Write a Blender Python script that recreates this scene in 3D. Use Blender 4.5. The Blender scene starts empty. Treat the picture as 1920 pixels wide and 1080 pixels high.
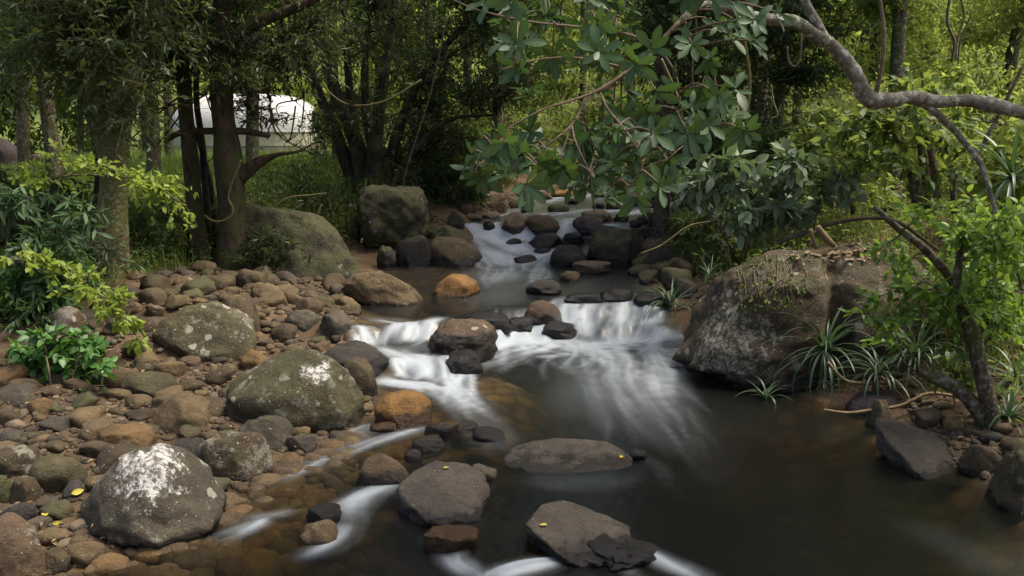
import bpy, math, random, time
import numpy as np
from mathutils import Vector, Matrix
T0 = time.time()
C = bpy.context.scene.collection
SC = bpy.context.scene
R = math.radians

# ------------------------------------------------------------------ camera
FPX, CAMZ, PITCH = 1598.0, 2.6, R(10.3)
cam = bpy.data.cameras.new('camera')
cam.sensor_width = 36.0
cam.lens = 36.0 * FPX / 1920.0
cam.clip_start, cam.clip_end = 0.05, 2000.0
camo = bpy.data.objects.new('camera', cam)
C.objects.link(camo)
camo.location = (0, 0, CAMZ)
camo.rotation_euler = (R(90) - PITCH, 0, 0)
SC.camera = camo
# ------------------------------------------------------------------ light
SUN_EL, SUN_AZ = R(64), R(84)          # azimuth from +Y towards +X: behind the trees, to the right
w = bpy.data.worlds.new('World')
SC.world = w
w.use_nodes = True
nt = w.node_tree
sky = nt.nodes.new('ShaderNodeTexSky')
sky.sky_type = 'NISHITA'
sky.sun_disc = False
sky.sun_elevation = SUN_EL
sky.sun_rotation = SUN_AZ
sky.air_density = 0.8
sky.dust_density = 5.0
sky.ozone_density = 0.4
bg = nt.nodes['Background']
bg.inputs[1].default_value = 0.15
nt.links.new(sky.outputs[0], bg.inputs[0])
sl = bpy.data.lights.new('sun', 'SUN')
sl.energy = 3.2
sl.angle = R(26)
sl.color = (1.0, 0.94, 0.80)
so = bpy.data.objects.new('sun', sl)
C.objects.link(so)
sdir = Vector((math.sin(SUN_AZ) * math.cos(SUN_EL), math.cos(SUN_AZ) * math.cos(SUN_EL), math.sin(SUN_EL)))
so.rotation_euler = sdir.to_track_quat('Z', 'Y').to_euler()
so.location = sdir * 60
SC.view_settings.view_transform = 'Standard'
SC.view_settings.look = 'None'
SC.view_settings.gamma = 1.0
SC.view_settings.use_curve_mapping = False
SC.view_settings.exposure = 0.72
SC.cycles.max_bounces = 8
SC.cycles.transparent_max_bounces = 8
SC.cycles.transmission_bounces = 4
SC.cycles.use_denoising = True
SC.cycles.caustics_reflective = False
SC.cycles.caustics_refractive = False

# ------------------------------------------------------------------ numeric helpers
SP, CP = math.sin(PITCH), math.cos(PITCH)
FWD = np.array([0, CP, -SP]); UP = np.array([0, SP, CP]); CAM = np.array([0, 0, CAMZ])

def ray(u, v):
    return FWD + np.array([1., 0, 0]) * (u - 960) / FPX + UP * (540 - v) / FPX

def at(u, v, Y):
    """the point at distance Y along the stream seen at this place of the photograph"""
    d = ray(u, v)
    return CAM + d * (Y / d[1])

def project(p):
    q = np.asarray(p, float) - CAM
    dep = q @ FWD
    return 960 + FPX * q[..., 0] / dep, 540 - FPX * (q @ UP) / dep, dep

def _hash(ix, iy, iz, seed):
    h = (ix * 374761393 + iy * 668265263 + iz * 1274126177 + seed * 974634777) & 0xffffffff
    h = ((h ^ (h >> 13)) * 1274126177) & 0xffffffff
    h = ((h ^ (h >> 15)) * 668265263) & 0xffffffff
    return ((h ^ (h >> 16)) & 0xffffff) / float(0xffffff) * 2 - 1

def vnoise(p, seed=0):
    p = np.asarray(p, float)
    i = np.floor(p).astype(np.int64)
    f = p - i
    f = f * f * (3 - 2 * f)
    ix, iy, iz = i[..., 0], i[..., 1], i[..., 2]
    fx, fy, fz = f[..., 0], f[..., 1], f[..., 2]
    r = 0
    for dx in (0, 1):
        wx = fx if dx else 1 - fx
        for dy in (0, 1):
            wy = fy if dy else 1 - fy
            for dz in (0, 1):
                wz = fz if dz else 1 - fz
                r = r + wx * wy * wz * _hash(ix + dx, iy + dy, iz + dz, seed)
    return r

def vnoise2(x, y, seed=0):
    ix = np.floor(x).astype(np.int64); iy = np.floor(y).astype(np.int64)
    fx, fy = x - ix, y - iy
    fx = fx * fx * (3 - 2 * fx); fy = fy * fy * (3 - 2 * fy)
    h = lambda a, b: _hash(a, b, 0, seed)
    return (h(ix, iy) * (1 - fx) + h(ix + 1, iy) * fx) * (1 - fy) + (h(ix, iy + 1) * (1 - fx) + h(ix + 1, iy + 1) * fx) * fy

def fbm(p, seed=0, octaves=4, lac=2.0, gain=0.5):
    p = np.asarray(p, float)
    r, a = 0, 1.0
    for k in range(octaves):
        r = r + a * vnoise(p, seed + k * 17)
        p = p * lac + 3.7
        a *= gain
    return r

def sstep(a, b, x):
    t = np.clip((x - a) / (b - a), 0, 1)
    return t * t * (3 - 2 * t)

def nrm(a):
    a = np.asarray(a, float)
    return a / np.maximum(np.linalg.norm(a, axis=-1, keepdims=True), 1e-9)

# ------------------------------------------------------------------ object helpers
def mesh_np(name, V, faces, mat=None, smooth=True, attrs=None):
    me = bpy.data.meshes.new(name)
    V = np.asarray(V, np.float32)
    me.vertices.add(len(V))
    me.vertices.foreach_set('co', V.ravel())
    faces = [np.asarray(f, np.int32) for f in faces if len(f)]
    loops = np.concatenate([f.ravel() for f in faces])
    tot = np.concatenate([np.full(len(f), f.shape[1], np.int32) for f in faces])
    start = np.concatenate([[0], np.cumsum(tot)[:-1]]).astype(np.int32)
    me.loops.add(len(loops))
    me.loops.foreach_set('vertex_index', loops)
    me.polygons.add(len(tot))
    me.polygons.foreach_set('loop_start', start)
    me.polygons.foreach_set('use_smooth', np.full(len(tot), smooth, bool))
    if attrs:
        for k, a in attrs.items():
            at_ = me.attributes.new(k, 'FLOAT', 'POINT')
            at_.data.foreach_set('value', np.asarray(a, np.float32))
    if mat is not None:
        me.materials.append(mat)
    me.update(calc_edges=True)
    return me

def link(name, data, parent=None, loc=None):
    o = bpy.data.objects.new(name, data)
    C.objects.link(o)
    if parent is not None:
        o.parent = parent
    if loc is not None:
        o.location = loc
    return o

def tag(o, label=None, cat=None, group=None, kind=None):
    if label: o['label'] = label
    if cat: o['category'] = cat
    if group: o['group'] = group
    if kind: o['kind'] = kind
    return o

def thing(name, loc, label, cat, group=None):
    return tag(link(name, None, None, tuple(float(a) for a in loc)), label, cat, group)

def part(name, V, faces, mat, parent, smooth=True, attrs=None, kind=None):
    """a mesh part given in world coordinates, parented to a thing (an Empty or a mesh with no rotation)"""
    off = np.array(parent.location) if parent is not None else 0
    if parent is not None and parent.parent is not None:
        off = off + np.array(parent.parent.location)
    o = link(name, mesh_np(name, np.asarray(V) - off, faces, mat, smooth, attrs), parent)
    if kind: o['kind'] = kind
    return o

def catmull(P, n):
    P = np.asarray(P, float)
    if len(P) < 3:
        t = np.linspace(0, 1, n)[:, None]
        return P[0] * (1 - t) + P[-1] * t
    Q = np.vstack([2 * P[0] - P[1], P, 2 * P[-1] - P[-2]])
    s = np.linspace(0, len(P) - 1 - 1e-6, n)
    i = s.astype(int); t = (s - i)[:, None]
    a, b, c, d = Q[i], Q[i + 1], Q[i + 2], Q[i + 3]
    return 0.5 * (2 * b + (c - a) * t + (2 * a - 5 * b + 4 * c - d) * t * t + (3 * b - a - 3 * c + d) * t ** 3)

def tube(P, rad, seg=8, n=None, rough=0.0, seed=0, flute=0.0):
    """a tapering, slightly uneven tube along a polyline; rad is one radius per control point"""
    P = np.asarray(P, float)
    n = n or max(4, len(P) * 4)
    pts = catmull(P, n)
    r = np.interp(np.linspace(0, 1, n), np.linspace(0, 1, len(rad)), rad)
    tan = nrm(np.gradient(pts, axis=0))
    ref = np.array([0.31, 0.87, 0.38])
    a = nrm(np.cross(tan, ref)); b = np.cross(tan, a)
    th = np.linspace(0, 2 * np.pi, seg, endpoint=False)
    ring = a[:, None, :] * np.cos(th)[None, :, None] + b[:, None, :] * np.sin(th)[None, :, None]
    rr = np.repeat(r[:, None], seg, 1)
    if rough or flute:
        q = pts[:, None, :] + ring * rr[:, :, None]
        rr = rr * (1 + rough * fbm(q * (0.9 / max(r.max(), .02)) * .5, seed, 3))
        if flute:
            fl = 0.5 + 0.5 * np.sin(th * 5 + seed)[None, :]
            rr = rr * (1 + flute * fl * np.linspace(1, 0, n)[:, None] ** 3)
    V = pts[:, None, :] + ring * rr[:, :, None]
    V = V.reshape(-1, 3)
    i = np.arange(n - 1)[:, None] * seg
    j = np.arange(seg)[None, :]
    jn = (j + 1) % seg
    F = np.stack([i + j, i + jn, i + seg + jn, i + seg + j], -1).reshape(-1, 4)
    V = np.vstack([V, pts[:1] - tan[:1] * r[0] * .3, pts[-1:] + tan[-1:] * r[-1] * .6])
    k = np.arange(seg); kn = (k + 1) % seg
    c0 = np.stack([kn, k, np.full(seg, n * seg)], -1)
    c1 = np.stack([(n - 1) * seg + k, (n - 1) * seg + kn, np.full(seg, n * seg + 1)], -1)
    return V, F, np.vstack([c0, c1])

class Soup:
    """collects tubes and polygons that belong to ONE part"""
    def __init__(self):
        self.V, self.Q, self.T, self.n = [], [], [], 0
    def add(self, V, Q=None, T=None):
        if Q is not None and len(Q): self.Q.append(np.asarray(Q) + self.n)
        if T is not None and len(T): self.T.append(np.asarray(T) + self.n)
        self.V.append(np.asarray(V)); self.n += len(V)
        return self
    def tube(self, P, rad, **k):
        V, Q, T = tube(P, rad, **k)
        return self.add(V, Q, T)
    def build(self, name, mat, parent, smooth=True, kind=None):
        if not self.n: return None
        fs = []
        if self.Q: fs.append(np.vstack(self.Q))
        if self.T: fs.append(np.vstack(self.T))
        return part(name, np.vstack(self.V), fs, mat, parent, smooth, kind=kind)

# ------------------------------------------------------------------ leaves
def tmpl_small():
    V = np.array([[0, 0, 0], [.42, .5, .10], [1, 0, -.08], [.42, -.5, .10]], float)
    return V, np.array([[0, 2, 1], [0, 3, 2]])
def tmpl_mid():
    V = np.array([[0, 0, 0], [.28, .40, .06], [.66, .42, .03], [1, 0, -.12], [.66, -.42, .03], [.28, -.40, .06], [.5, 0, -.05]], float)
    return V, np.array([[0, 6, 1], [1, 6, 2], [2, 6, 3], [3, 6, 4], [4, 6, 5], [5, 6, 0]])
TS, TM = tmpl_small(), tmpl_mid()

def frames(D, N):
    D = nrm(D)
    N = N - (N * D).sum(-1, keepdims=True) * D
    N = nrm(N + 1e-6)
    return D, np.cross(N, D), N

def leaf_cloud(P, D, N, L, W, tm):
    """leaves at P pointing along D with face normal N, length L and width ratio W"""
    D, B, N = frames(D, N)
    V0, F0 = tm
    L = np.asarray(L)[:, None, None]
    V = P[:, None, :] + L * (D[:, None, :] * V0[None, :, :1] + B[:, None, :] * V0[None, :, 1:2] * W + N[:, None, :] * V0[None, :, 2:3])
    k = len(V0)
    F = (F0[None] + (np.arange(len(P)) * k)[:, None, None]).reshape(-1, 3)
    return V.reshape(-1, 3), F, k

def foliage(name, P, D, N, L, W, tm, mat, parent, rng, kind='stuff', tone=None):
    V, F, k = leaf_cloud(P, D, N, L, W, tm)
    if tone is None:
        tone = np.clip(.5 + .28 * rng.standard_normal(len(P)), 0, 1)
    return part(name, V, [F], mat, parent, False if k == 4 else True, {'tone': np.repeat(tone, k)}, kind)

def leaf_mesh(name, stations, wprof, curl, fold, mat):
    """one big leaf: midrib along x from 0 to 1, two folded halves, tip curling down, short stalk"""
    s = np.asarray(stations, float); wv = np.asarray(wprof, float)
    z = -curl * s ** 2
    V, rib = [], []
    for a, ww, zz in zip(s, wv, z):
        V += [[a, ww, zz + fold * ww], [a, 0, zz], [a, -ww, zz + fold * ww]]
        rib += [0, 1, 0]
    n = len(s)
    F = []
    for i in range(n - 1):
        a = i * 3
        F += [[a, a + 1, a + 4, a + 3], [a + 1, a + 2, a + 5, a + 4]]
    return mesh_np(name, np.array(V), [np.array(F)], mat, True, {'rib': rib, 'tone': np.full(len(V), .5)})

def leaf_object(name, me, parent, p, d, n, L):
    d, b, n = frames(np.array([d]), np.array([n]))
    d, b, n = d[0], b[0], n[0]
    off = np.array(parent.location)
    p = np.asarray(p) - off
    o = bpy.data.objects.new(name, me)
    C.objects.link(o)
    o.parent = parent
    o.matrix_local = Matrix(((d[0] * L, b[0] * L, n[0] * L, p[0]), (d[1] * L, b[1] * L, n[1] * L, p[1]), (d[2] * L, b[2] * L, n[2] * L, p[2]), (0, 0, 0, 1)))
    return o
# ------------------------------------------------------------------ materials
class NB:
    """small node builder"""
    def __init__(self, name):
        self.m = bpy.data.materials.new(name)
        self.m.use_nodes = True
        self.t = self.m.node_tree
        self.t.nodes.clear()
        self.out = self.t.nodes.new('ShaderNodeOutputMaterial')
    def n(self, typ, **kw):
        nd = self.t.nodes.new('ShaderNode' + typ)
        for k, v in kw.items():
            setattr(nd, k, v)
        return nd
    def l(self, a, b):
        self.t.links.new(a, b)
    def put(self, sock, v):
        if isinstance(v, bpy.types.NodeSocket): self.l(v, sock)
        elif v is not None:
            if isinstance(v, (tuple, list)) and len(v) == 3 and sock.type == 'RGBA': v = (*v, 1)
            sock.default_value = v
    def math(self, op, a, b=None, clamp=False):
        nd = self.n('Math', operation=op, use_clamp=clamp)
        self.put(nd.inputs[0], a)
        if b is not None: self.put(nd.inputs[1], b)
        return nd.outputs[0]
    def mix(self, f, a, b, blend='MIX'):
        nd = self.n('Mix', data_type='RGBA', blend_type=blend)
        self.put(nd.inputs[0], f); self.put(nd.inputs[6], a); self.put(nd.inputs[7], b)
        return nd.outputs[2]
    def rng(self, v, a, b, c=0., d=1., smooth=True):
        nd = self.n('MapRange', interpolation_type='SMOOTHSTEP' if smooth else 'LINEAR')
        for i, x in enumerate((v, a, b, c, d)): self.put(nd.inputs[i], x)
        return nd.outputs[0]
    def noise(self, vec, scale, detail=3., rough=.55, dist=0.):
        nd = self.n('TexNoise')
        self.put(nd.inputs['Vector'], vec)
        nd.inputs['Scale'].default_value = scale; nd.inputs['Detail'].default_value = detail
        nd.inputs['Roughness'].default_value = rough; nd.inputs['Distortion'].default_value = dist
        return nd.outputs[0]
    def voro(self, vec, scale, feature='F1', rnd=1.):
        nd = self.n('TexVoronoi', feature=feature)
        self.put(nd.inputs['Vector'], vec)
        nd.inputs['Scale'].default_value = scale; nd.inputs['Randomness'].default_value = rnd
        return nd
    def attr(self, name, typ='GEOMETRY'):
        return self.n('Attribute', attribute_type=typ, attribute_name=name)
    def pos(self, rnd=True):
        g = self.n('NewGeometry').outputs['Position']
        if not rnd: return g
        oi = self.n('ObjectInfo').outputs['Random']
        s = self.n('VectorMath', operation='SCALE'); s.inputs[0].default_value = (37., 21., 53.)
        self.l(oi, s.inputs['Scale'])
        a = self.n('VectorMath', operation='ADD'); self.l(g, a.inputs[0]); self.l(s.outputs[0], a.inputs[1])
        return a.outputs[0]
    def bump(self, h, strength, dist, nrm_=None):
        nd = self.n('Bump'); nd.inputs['Strength'].default_value = strength; nd.inputs['Distance'].default_value = dist
        self.put(nd.inputs['Height'], h)
        if nrm_ is not None: self.l(nrm_, nd.inputs['Normal'])
        return nd.outputs[0]
    def principled(self, col, rough, spec=.5, normal=None, coat=0.):
        p = self.n('BsdfPrincipled')
        self.put(p.inputs['Base Color'], col); self.put(p.inputs['Roughness'], rough)
        self.put(p.inputs['Specular IOR Level'], spec)
        if coat: p.inputs['Coat Weight'].default_value = coat; p.inputs['Coat Roughness'].default_value = .3
        if normal is not None: self.l(normal, p.inputs['Normal'])
        return p.outputs[0]
    def mixsh(self, f, a, b):
        nd = self.n('MixShader'); self.put(nd.inputs[0], f); self.l(a, nd.inputs[1]); self.l(b, nd.inputs[2])
        return nd.outputs[0]
    def done(self, sh):
        self.l(sh, self.out.inputs[0]); return self.m

def leaf_mat(name, c1, c2, tr, trans=.4, rough=.45, spec=.4, rib=None):
    b = NB(name)
    t = b.attr('tone').outputs['Fac']
    oi = b.n('ObjectInfo').outputs['Random']
    f = b.math('ADD', b.math('MULTIPLY', t, .65), b.math('MULTIPLY', oi, .6), True)
    col = b.mix(f, c1, c2)
    nz = b.noise(b.pos(False), 1.1, 2.)
    col = b.mix(b.rng(nz, .35, .7, 0., .35), col, tuple(min(1, x * 1.5) for x in c2))
    if rib:
        r = b.attr('rib').outputs['Fac']
        col = b.mix(b.math('MULTIPLY', b.math('POWER', r, 6.), .6), col, rib)
    p = b.principled(col, rough, spec)
    tl = b.n('BsdfTranslucent')
    b.l(b.mix(f, tuple(x * .75 for x in tr), tr), tl.inputs[0])
    return b.done(b.mixsh(trans, p, tl.outputs[0]))

def bark_mat(name, c1, c2, moss=0., mosscol=(.06, .065, .02), lichen=0., scale=1.):
    b = NB(name)
    p = b.pos()
    mp = b.n('Mapping'); mp.inputs['Scale'].default_value = (1, 1, .35); b.l(p, mp.inputs[0])
    v = mp.outputs[0]
    n1 = b.noise(v, 14 * scale, 6., .65)
    n2 = b.noise(p, 3.2 * scale, 4.)
    col = b.mix(b.rng(n1, .35, .68), c1, c2)
    if moss:
        m = b.rng(b.math('ADD', n2, b.math('MULTIPLY', b.noise(p, 40, 3.), .25)), .66 - moss * .25, .82 - moss * .2)
        col = b.mix(m, col, mosscol)
    if lichen:
        vz = b.voro(p, 22 * scale)
        n4 = b.noise(p, 9 * scale, 4.)
        m = b.math('MULTIPLY', b.rng(b.math('ADD', b.math('MULTIPLY', vz.outputs['Distance'], .35), b.noise(p, 13 * scale, 7., .7)), .66, .56), lichen)
        col = b.mix(m, col, (.42, .43, .36))
    h = b.math('ADD', b.math('MULTIPLY', n1, 1.), b.math('MULTIPLY', b.noise(p, 55 * scale, 3.), .4))
    return b.done(b.principled(col, .85, .25, b.bump(h, .9, .03)))

def rock_mat():
    b = NB('river_rock')
    p = b.pos()
    wp = b.pos(False)
    sep = b.n('SeparateXYZ'); b.l(wp, sep.inputs[0])
    nz = b.n('SeparateXYZ'); b.l(b.n('NewGeometry').outputs['Normal'], nz.inputs[0])
    base = b.attr('rock_colour', 'OBJECT').outputs['Color']
    lich = b.attr('rock_lichen', 'OBJECT').outputs['Fac']
    moss = b.attr('rock_moss', 'OBJECT').outputs['Fac']
    wl = b.attr('rock_wet', 'OBJECT').outputs['Fac']
    cap = b.attr('rock_cap', 'OBJECT').outputs['Vector']
    capr = b.attr('rock_cap_radius', 'OBJECT').outputs['Fac']
    n1 = b.noise(p, 3.5, 7., .62)
    n2 = b.noise(p, 26., 6., .7)
    n3 = b.noise(p, 110., 2., .6)
    col = b.mix(b.rng(n1, .28, .72), b.mix(1., base, (.55, .52, .5), 'MULTIPLY'), b.mix(1., base, (1.35, 1.3, 1.2), 'MULTIPLY'))
    col = b.mix(b.rng(n2, .38, .66, 0., .55), col, b.mix(1., base, (.5, .46, .42), 'MULTIPLY'))
    col = b.mix(b.rng(n3, .58, .72, 0., .35), col, b.mix(1., base, (1.8, 1.75, 1.7), 'MULTIPLY'))
    # lichen: small round spots plus broad crusts
    wv = b.n('VectorMath', operation='SCALE'); nt_ = b.n('TexNoise'); b.l(p, nt_.inputs['Vector']); nt_.inputs['Scale'].default_value = 14.; b.l(nt_.outputs['Color'], wv.inputs[0]); wv.inputs['Scale'].default_value = .07
    av = b.n('VectorMath', operation='ADD'); b.l(p, av.inputs[0]); b.l(wv.outputs[0], av.inputs[1])
    vz = b.voro(av.outputs[0], 42.)
    vr = b.n('SeparateColor'); b.l(vz.outputs['Color'], vr.inputs[0])
    spot = b.math('MULTIPLY', b.rng(vz.outputs['Distance'], b.math('ADD', b.math('MULTIPLY', vr.outputs[1], .38), .04), b.math('MULTIPLY', vr.outputs[1], .22)), b.math('GREATER_THAN', vr.outputs[0], b.math('SUBTRACT', 1., b.math('MULTIPLY', lich, .75))))
    vb = b.voro(av.outputs[0], 9.)
    vbr = b.n('SeparateColor'); b.l(vb.outputs['Color'], vbr.inputs[0])
    rad = b.math('MULTIPLY', b.math('POWER', vbr.outputs[1], 2.), .42)
    disc = b.rng(b.math('ADD', vb.outputs['Distance'], b.math('MULTIPLY', b.math('SUBTRACT', n2, .5), .16)), b.math('ADD', rad, .05), rad)
    disc = b.math('MULTIPLY', disc, b.math('GREATER_THAN', vbr.outputs[0], b.math('SUBTRACT', 1.04, b.math('MULTIPLY', lich, .8))))
    n5 = b.noise(p, 5., 9., .72)
    crust = b.rng(b.math('ADD', n5, b.math('MULTIPLY', lich, .2)), .66, .74)
    crust = b.math('MULTIPLY', crust, b.math('GREATER_THAN', lich, .05))
    upf = b.rng(nz.outputs[2], -.35, .45, .25, 1.)
    lm = b.math('MULTIPLY', b.math('MAXIMUM', b.math('MAXIMUM', spot, disc), b.math('MULTIPLY', crust, .6)), upf, True)
    lm = b.math('MULTIPLY', lm, b.rng(n3, .25, .5, .55, 1.))
    col = b.mix(lm, col, (.33, .31, .24))
    # moss on the upper faces
    mm = b.rng(b.math('ADD', b.math('ADD', b.noise(p, 4.5, 8., .7), b.math('MULTIPLY', moss, .38)), b.math('MULTIPLY', nz.outputs[2], .1)), .68, .86)
    mm = b.math('MULTIPLY', mm, b.math('GREATER_THAN', moss, .02))
    col = b.mix(mm, col, b.mix(b.rng(n2, .35, .65), (.035, .035, .014), (.085, .085, .03)))
    # white crust splashed over a top
    dv = b.n('VectorMath', operation='DISTANCE'); b.l(wp, dv.inputs[0]); b.l(cap, dv.inputs[1])
    cap_x = b.math('GREATER_THAN', capr, .38)
    cd = b.math('DIVIDE', dv.outputs['Value'], b.math('MAXIMUM', capr, .001))
    cm = b.rng(b.math('ADD', b.math('ADD', cd, b.math('MULTIPLY', b.math('SUBTRACT', b.noise(p, 11., 8., .72), .5), 4.6)), b.math('MULTIPLY', b.math('SUBTRACT', n3, .5), .8)), 1.05, .7)
    col = b.mix(b.math('MULTIPLY', b.math('MULTIPLY', cm, b.rng(n2, .42, .56, .12, 1.)), .9), col, b.mix(b.rng(cap_x, 0., 1., 0., 1.), (.62, .6, .55), (.40, .365, .27)))
    # wet band at the waterline
    ww = b.math('SUBTRACT', b.math('ADD', wl, b.math('MULTIPLY', b.math('SUBTRACT', b.noise(p, 9., 5.), .5), .16)), sep.outputs[2])
    wm = b.rng(ww, -.015, .03)
    col = b.mix(wm, col, b.mix(1., col, (.24, .22, .2), 'MULTIPLY'))
    rough = b.rng(wm, 0., 1., .8, .15, False)
    h = b.math('ADD', b.math('ADD', b.math('MULTIPLY', n1, .8), b.math('MULTIPLY', n2, .55)), b.math('MULTIPLY', n3, .18))
    h = b.math('ADD', h, b.math('MULTIPLY', lm, .12))
    return b.done(b.principled(col, rough, .4, b.bump(h, 1., .045)))

def ground_mat():
    b = NB('soil')
    p = b.pos(False)
    n1 = b.noise(p, 1.6, 6., .6); n2 = b.noise(p, 22., 5., .7); n3 = b.noise(p, 90., 2.)
    soil = b.mix(b.rng(n1, .35, .65), (.075, .048, .027), (.15, .095, .055))
    soil = b.mix(b.rng(n2, .4, .65, 0., .7), soil, (.045, .032, .02))
    soil = b.mix(b.rng(n3, .58, .7, 0., .6), soil, (.24, .16, .09))
    gm = b.attr('green').outputs['Fac']
    grass = b.mix(b.rng(n2, .3, .7), (.06, .085, .02), (.16, .19, .05))
    col = b.mix(b.math('MULTIPLY', gm, b.rng(n1, .2, .5, .6, 1.)), soil, grass)
    bed = b.attr('bed').outputs['Fac']
    vz = b.voro(p, 5.5)
    vc = b.n('SeparateColor'); b.l(vz.outputs['Color'], vc.inputs[0])
    stone = b.mix(vc.outputs[0], (.07, .05, .025), (.19, .12, .045))
    stone = b.mix(b.rng(vz.outputs['Distance'], .35, .6), stone, (.06, .04, .02))
    stone = b.mix(b.rng(n2, .4, .7, 0., .4), stone, (.1, .07, .04))
    col = b.mix(bed, col, stone)
    h = b.math('ADD', b.math('MULTIPLY', n2, .7), b.math('MULTIPLY', n3, .3))
    return b.done(b.principled(col, .9, .25, b.bump(h, .8, .04)))

def water_mat():
    b = NB('stream_water')
    foam = b.attr('foam').outputs['Fac']
    dep = b.attr('depth').outputs['Fac']
    p = b.pos(False)
    mp = b.n('Mapping'); mp.inputs['Scale'].default_value = (1., .45, 1.); b.l(p, mp.inputs[0])
    rip = b.noise(mp.outputs[0], 7., 4., .55, .6)
    st = b.attr('streak').outputs['Fac']
    bn = b.bump(b.math('ADD', b.math('MULTIPLY', rip, .8), b.math('MULTIPLY', st, .35)), .2, .05)
    tr = b.n('BsdfTransparent')
    e = lambda k: b.math('EXPONENT', b.math('MULTIPLY', dep, -k))
    cc = b.n('CombineColor')
    b.l(e(1.7), cc.inputs[0]); b.l(e(2.2), cc.inputs[1]); b.l(e(4.), cc.inputs[2])
    b.l(cc.outputs[0], tr.inputs[0])
    mk = b.n('BsdfDiffuse'); mk.inputs[0].default_value = (.0045, .0055, .0038, 1)
    mf = b.math('SUBTRACT', 1., e(3.4))
    under = b.mixsh(b.math('MULTIPLY', mf, .78), tr.outputs[0], mk.outputs[0])
    gl = b.n('BsdfGlossy'); gl.inputs['Roughness'].default_value = .23; gl.inputs[0].default_value = (.95, .97, 1, 1); b.l(bn, gl.inputs['Normal'])
    fr = b.n('Fresnel'); fr.inputs[0].default_value = 1.33; b.l(bn, fr.inputs['Normal'])
    wat = b.mixsh(fr.outputs[0], under, gl.outputs[0])
    fd = b.principled((.50, .55, .59), .55, .3, bn)
    ft = b.n('BsdfTranslucent'); ft.inputs[0].default_value = (.6, .68, .74, 1)
    fm = b.mixsh(.25, fd, ft.outputs[0])
    return b.done(b.mixsh(foam, wat, fm))

def plain(name, c1, c2, scale=8., rough=.7, bumpd=.004, trans=None):
    b = NB(name)
    p = b.pos(False)
    n = b.noise(p, scale, 5., .6)
    col = b.mix(b.rng(n, .3, .7), c1, c2)
    sh = b.principled(col, rough, .35, b.bump(n, .5, bumpd))
    if trans:
        tl = b.n('BsdfTranslucent'); b.l(col, tl.inputs[0])
        sh = b.mixsh(trans, sh, tl.outputs[0])
    return b.done(sh)

M = {}
M['rock'] = rock_mat()
M['soil'] = ground_mat()
M['water'] = water_mat()
M['bark_moss'] = bark_mat('mossy_bark', (.05, .038, .022), (.17, .13, .07), .8, (.11, .105, .03), .25)
M['bark_red'] = bark_mat('red_brown_bark', (.030, .021, .014), (.10, .068, .043), .4)
M['bark_dark'] = bark_mat('dark_bark', (.016, .012, .009), (.05, .036, .026), .25)
M['bark_pale'] = bark_mat('lichen_bark', (.13, .115, .085), (.28, .26, .20), .1, (.09, .09, .04), .8, .8)
M['bark_mid'] = bark_mat('brown_bark', (.05, .036, .022), (.14, .10, .062), .35, (.08, .085, .03), .3)
M['twig_tan'] = plain('tan_twig', (.12, .085, .05), (.23, .165, .10), 30)
M['twig'] = plain('twig', (.06, .045, .03), (.13, .10, .06), 25)
M['vine'] = plain('vine', (.10, .085, .03), (.2, .165, .06), 25)
M['straw'] = plain('dry_straw', (.14, .095, .045), (.26, .18, .09), 25)
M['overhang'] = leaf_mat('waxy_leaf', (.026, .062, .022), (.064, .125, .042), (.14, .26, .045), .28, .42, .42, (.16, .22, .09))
M['shaded_leaf'] = leaf_mat('shaded_leaf', (.016, .028, .010), (.042, .062, .022), (.13, .18, .035), .4, .45, .45)  # green darkened to hold the shade of the near canopy
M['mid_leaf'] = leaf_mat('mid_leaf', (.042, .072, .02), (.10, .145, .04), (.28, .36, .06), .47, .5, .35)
M['lit_leaf'] = leaf_mat('sunlit_green_leaf', (.085, .125, .03), (.185, .235, .06), (.46, .55, .10), .46, .5, .3)  # yellow green with sunlit brightness put into the colour
M['lime_leaf'] = leaf_mat('lime_leaf', (.12, .195, .025), (.24, .31, .05), (.38, .48, .06), .45, .45, .35, (.36, .42, .1))
M['grey_leaf'] = leaf_mat('grey_green_leaf', (.10, .14, .08), (.165, .21, .125), (.17, .26, .08), .25, .5, .35, (.14, .17, .1))
M['blue_leaf'] = leaf_mat('blue_green_leaf', (.032, .07, .032), (.075, .125, .052), (.13, .22, .05), .28, .55, .25, (.1, .15, .08))
M['bush_leaf'] = leaf_mat('fresh_green_leaf', (.04, .11, .022), (.085, .20, .04), (.16, .34, .04), .35, .42, .45, (.14, .26, .07))
M['sun_leaf'] = leaf_mat('bright_green_leaf', (.075, .15, .022), (.15, .25, .04), (.32, .48, .06), .45, .42, .4, (.2, .3, .08))
M['blade'] = leaf_mat('strap_blade', (.03, .065, .03), (.085, .13, .07), (.1, .2, .05), .2, .38, .5, (.12, .17, .08))
M['grass'] = leaf_mat('grass_blade', (.075, .125, .022), (.17, .235, .05), (.32, .44, .06), .4, .5, .3)
M['dry_leaf'] = leaf_mat('yellow_fallen_leaf', (.45, .36, .05), (.55, .46, .08), (.5, .42, .06), .2, .5, .3)
M['tent'] = plain('white_tent_fabric', (.50, .50, .50), (.62, .62, .62), 1.2, .6)
M['tent_wall'] = plain('cream_tent_wall', (.40, .37, .30), (.48, .45, .37), 1.5, .7)
M['tent_band'] = plain('grey_tent_band', (.22, .21, .18), (.28, .26, .22), 1.5, .7)
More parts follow.
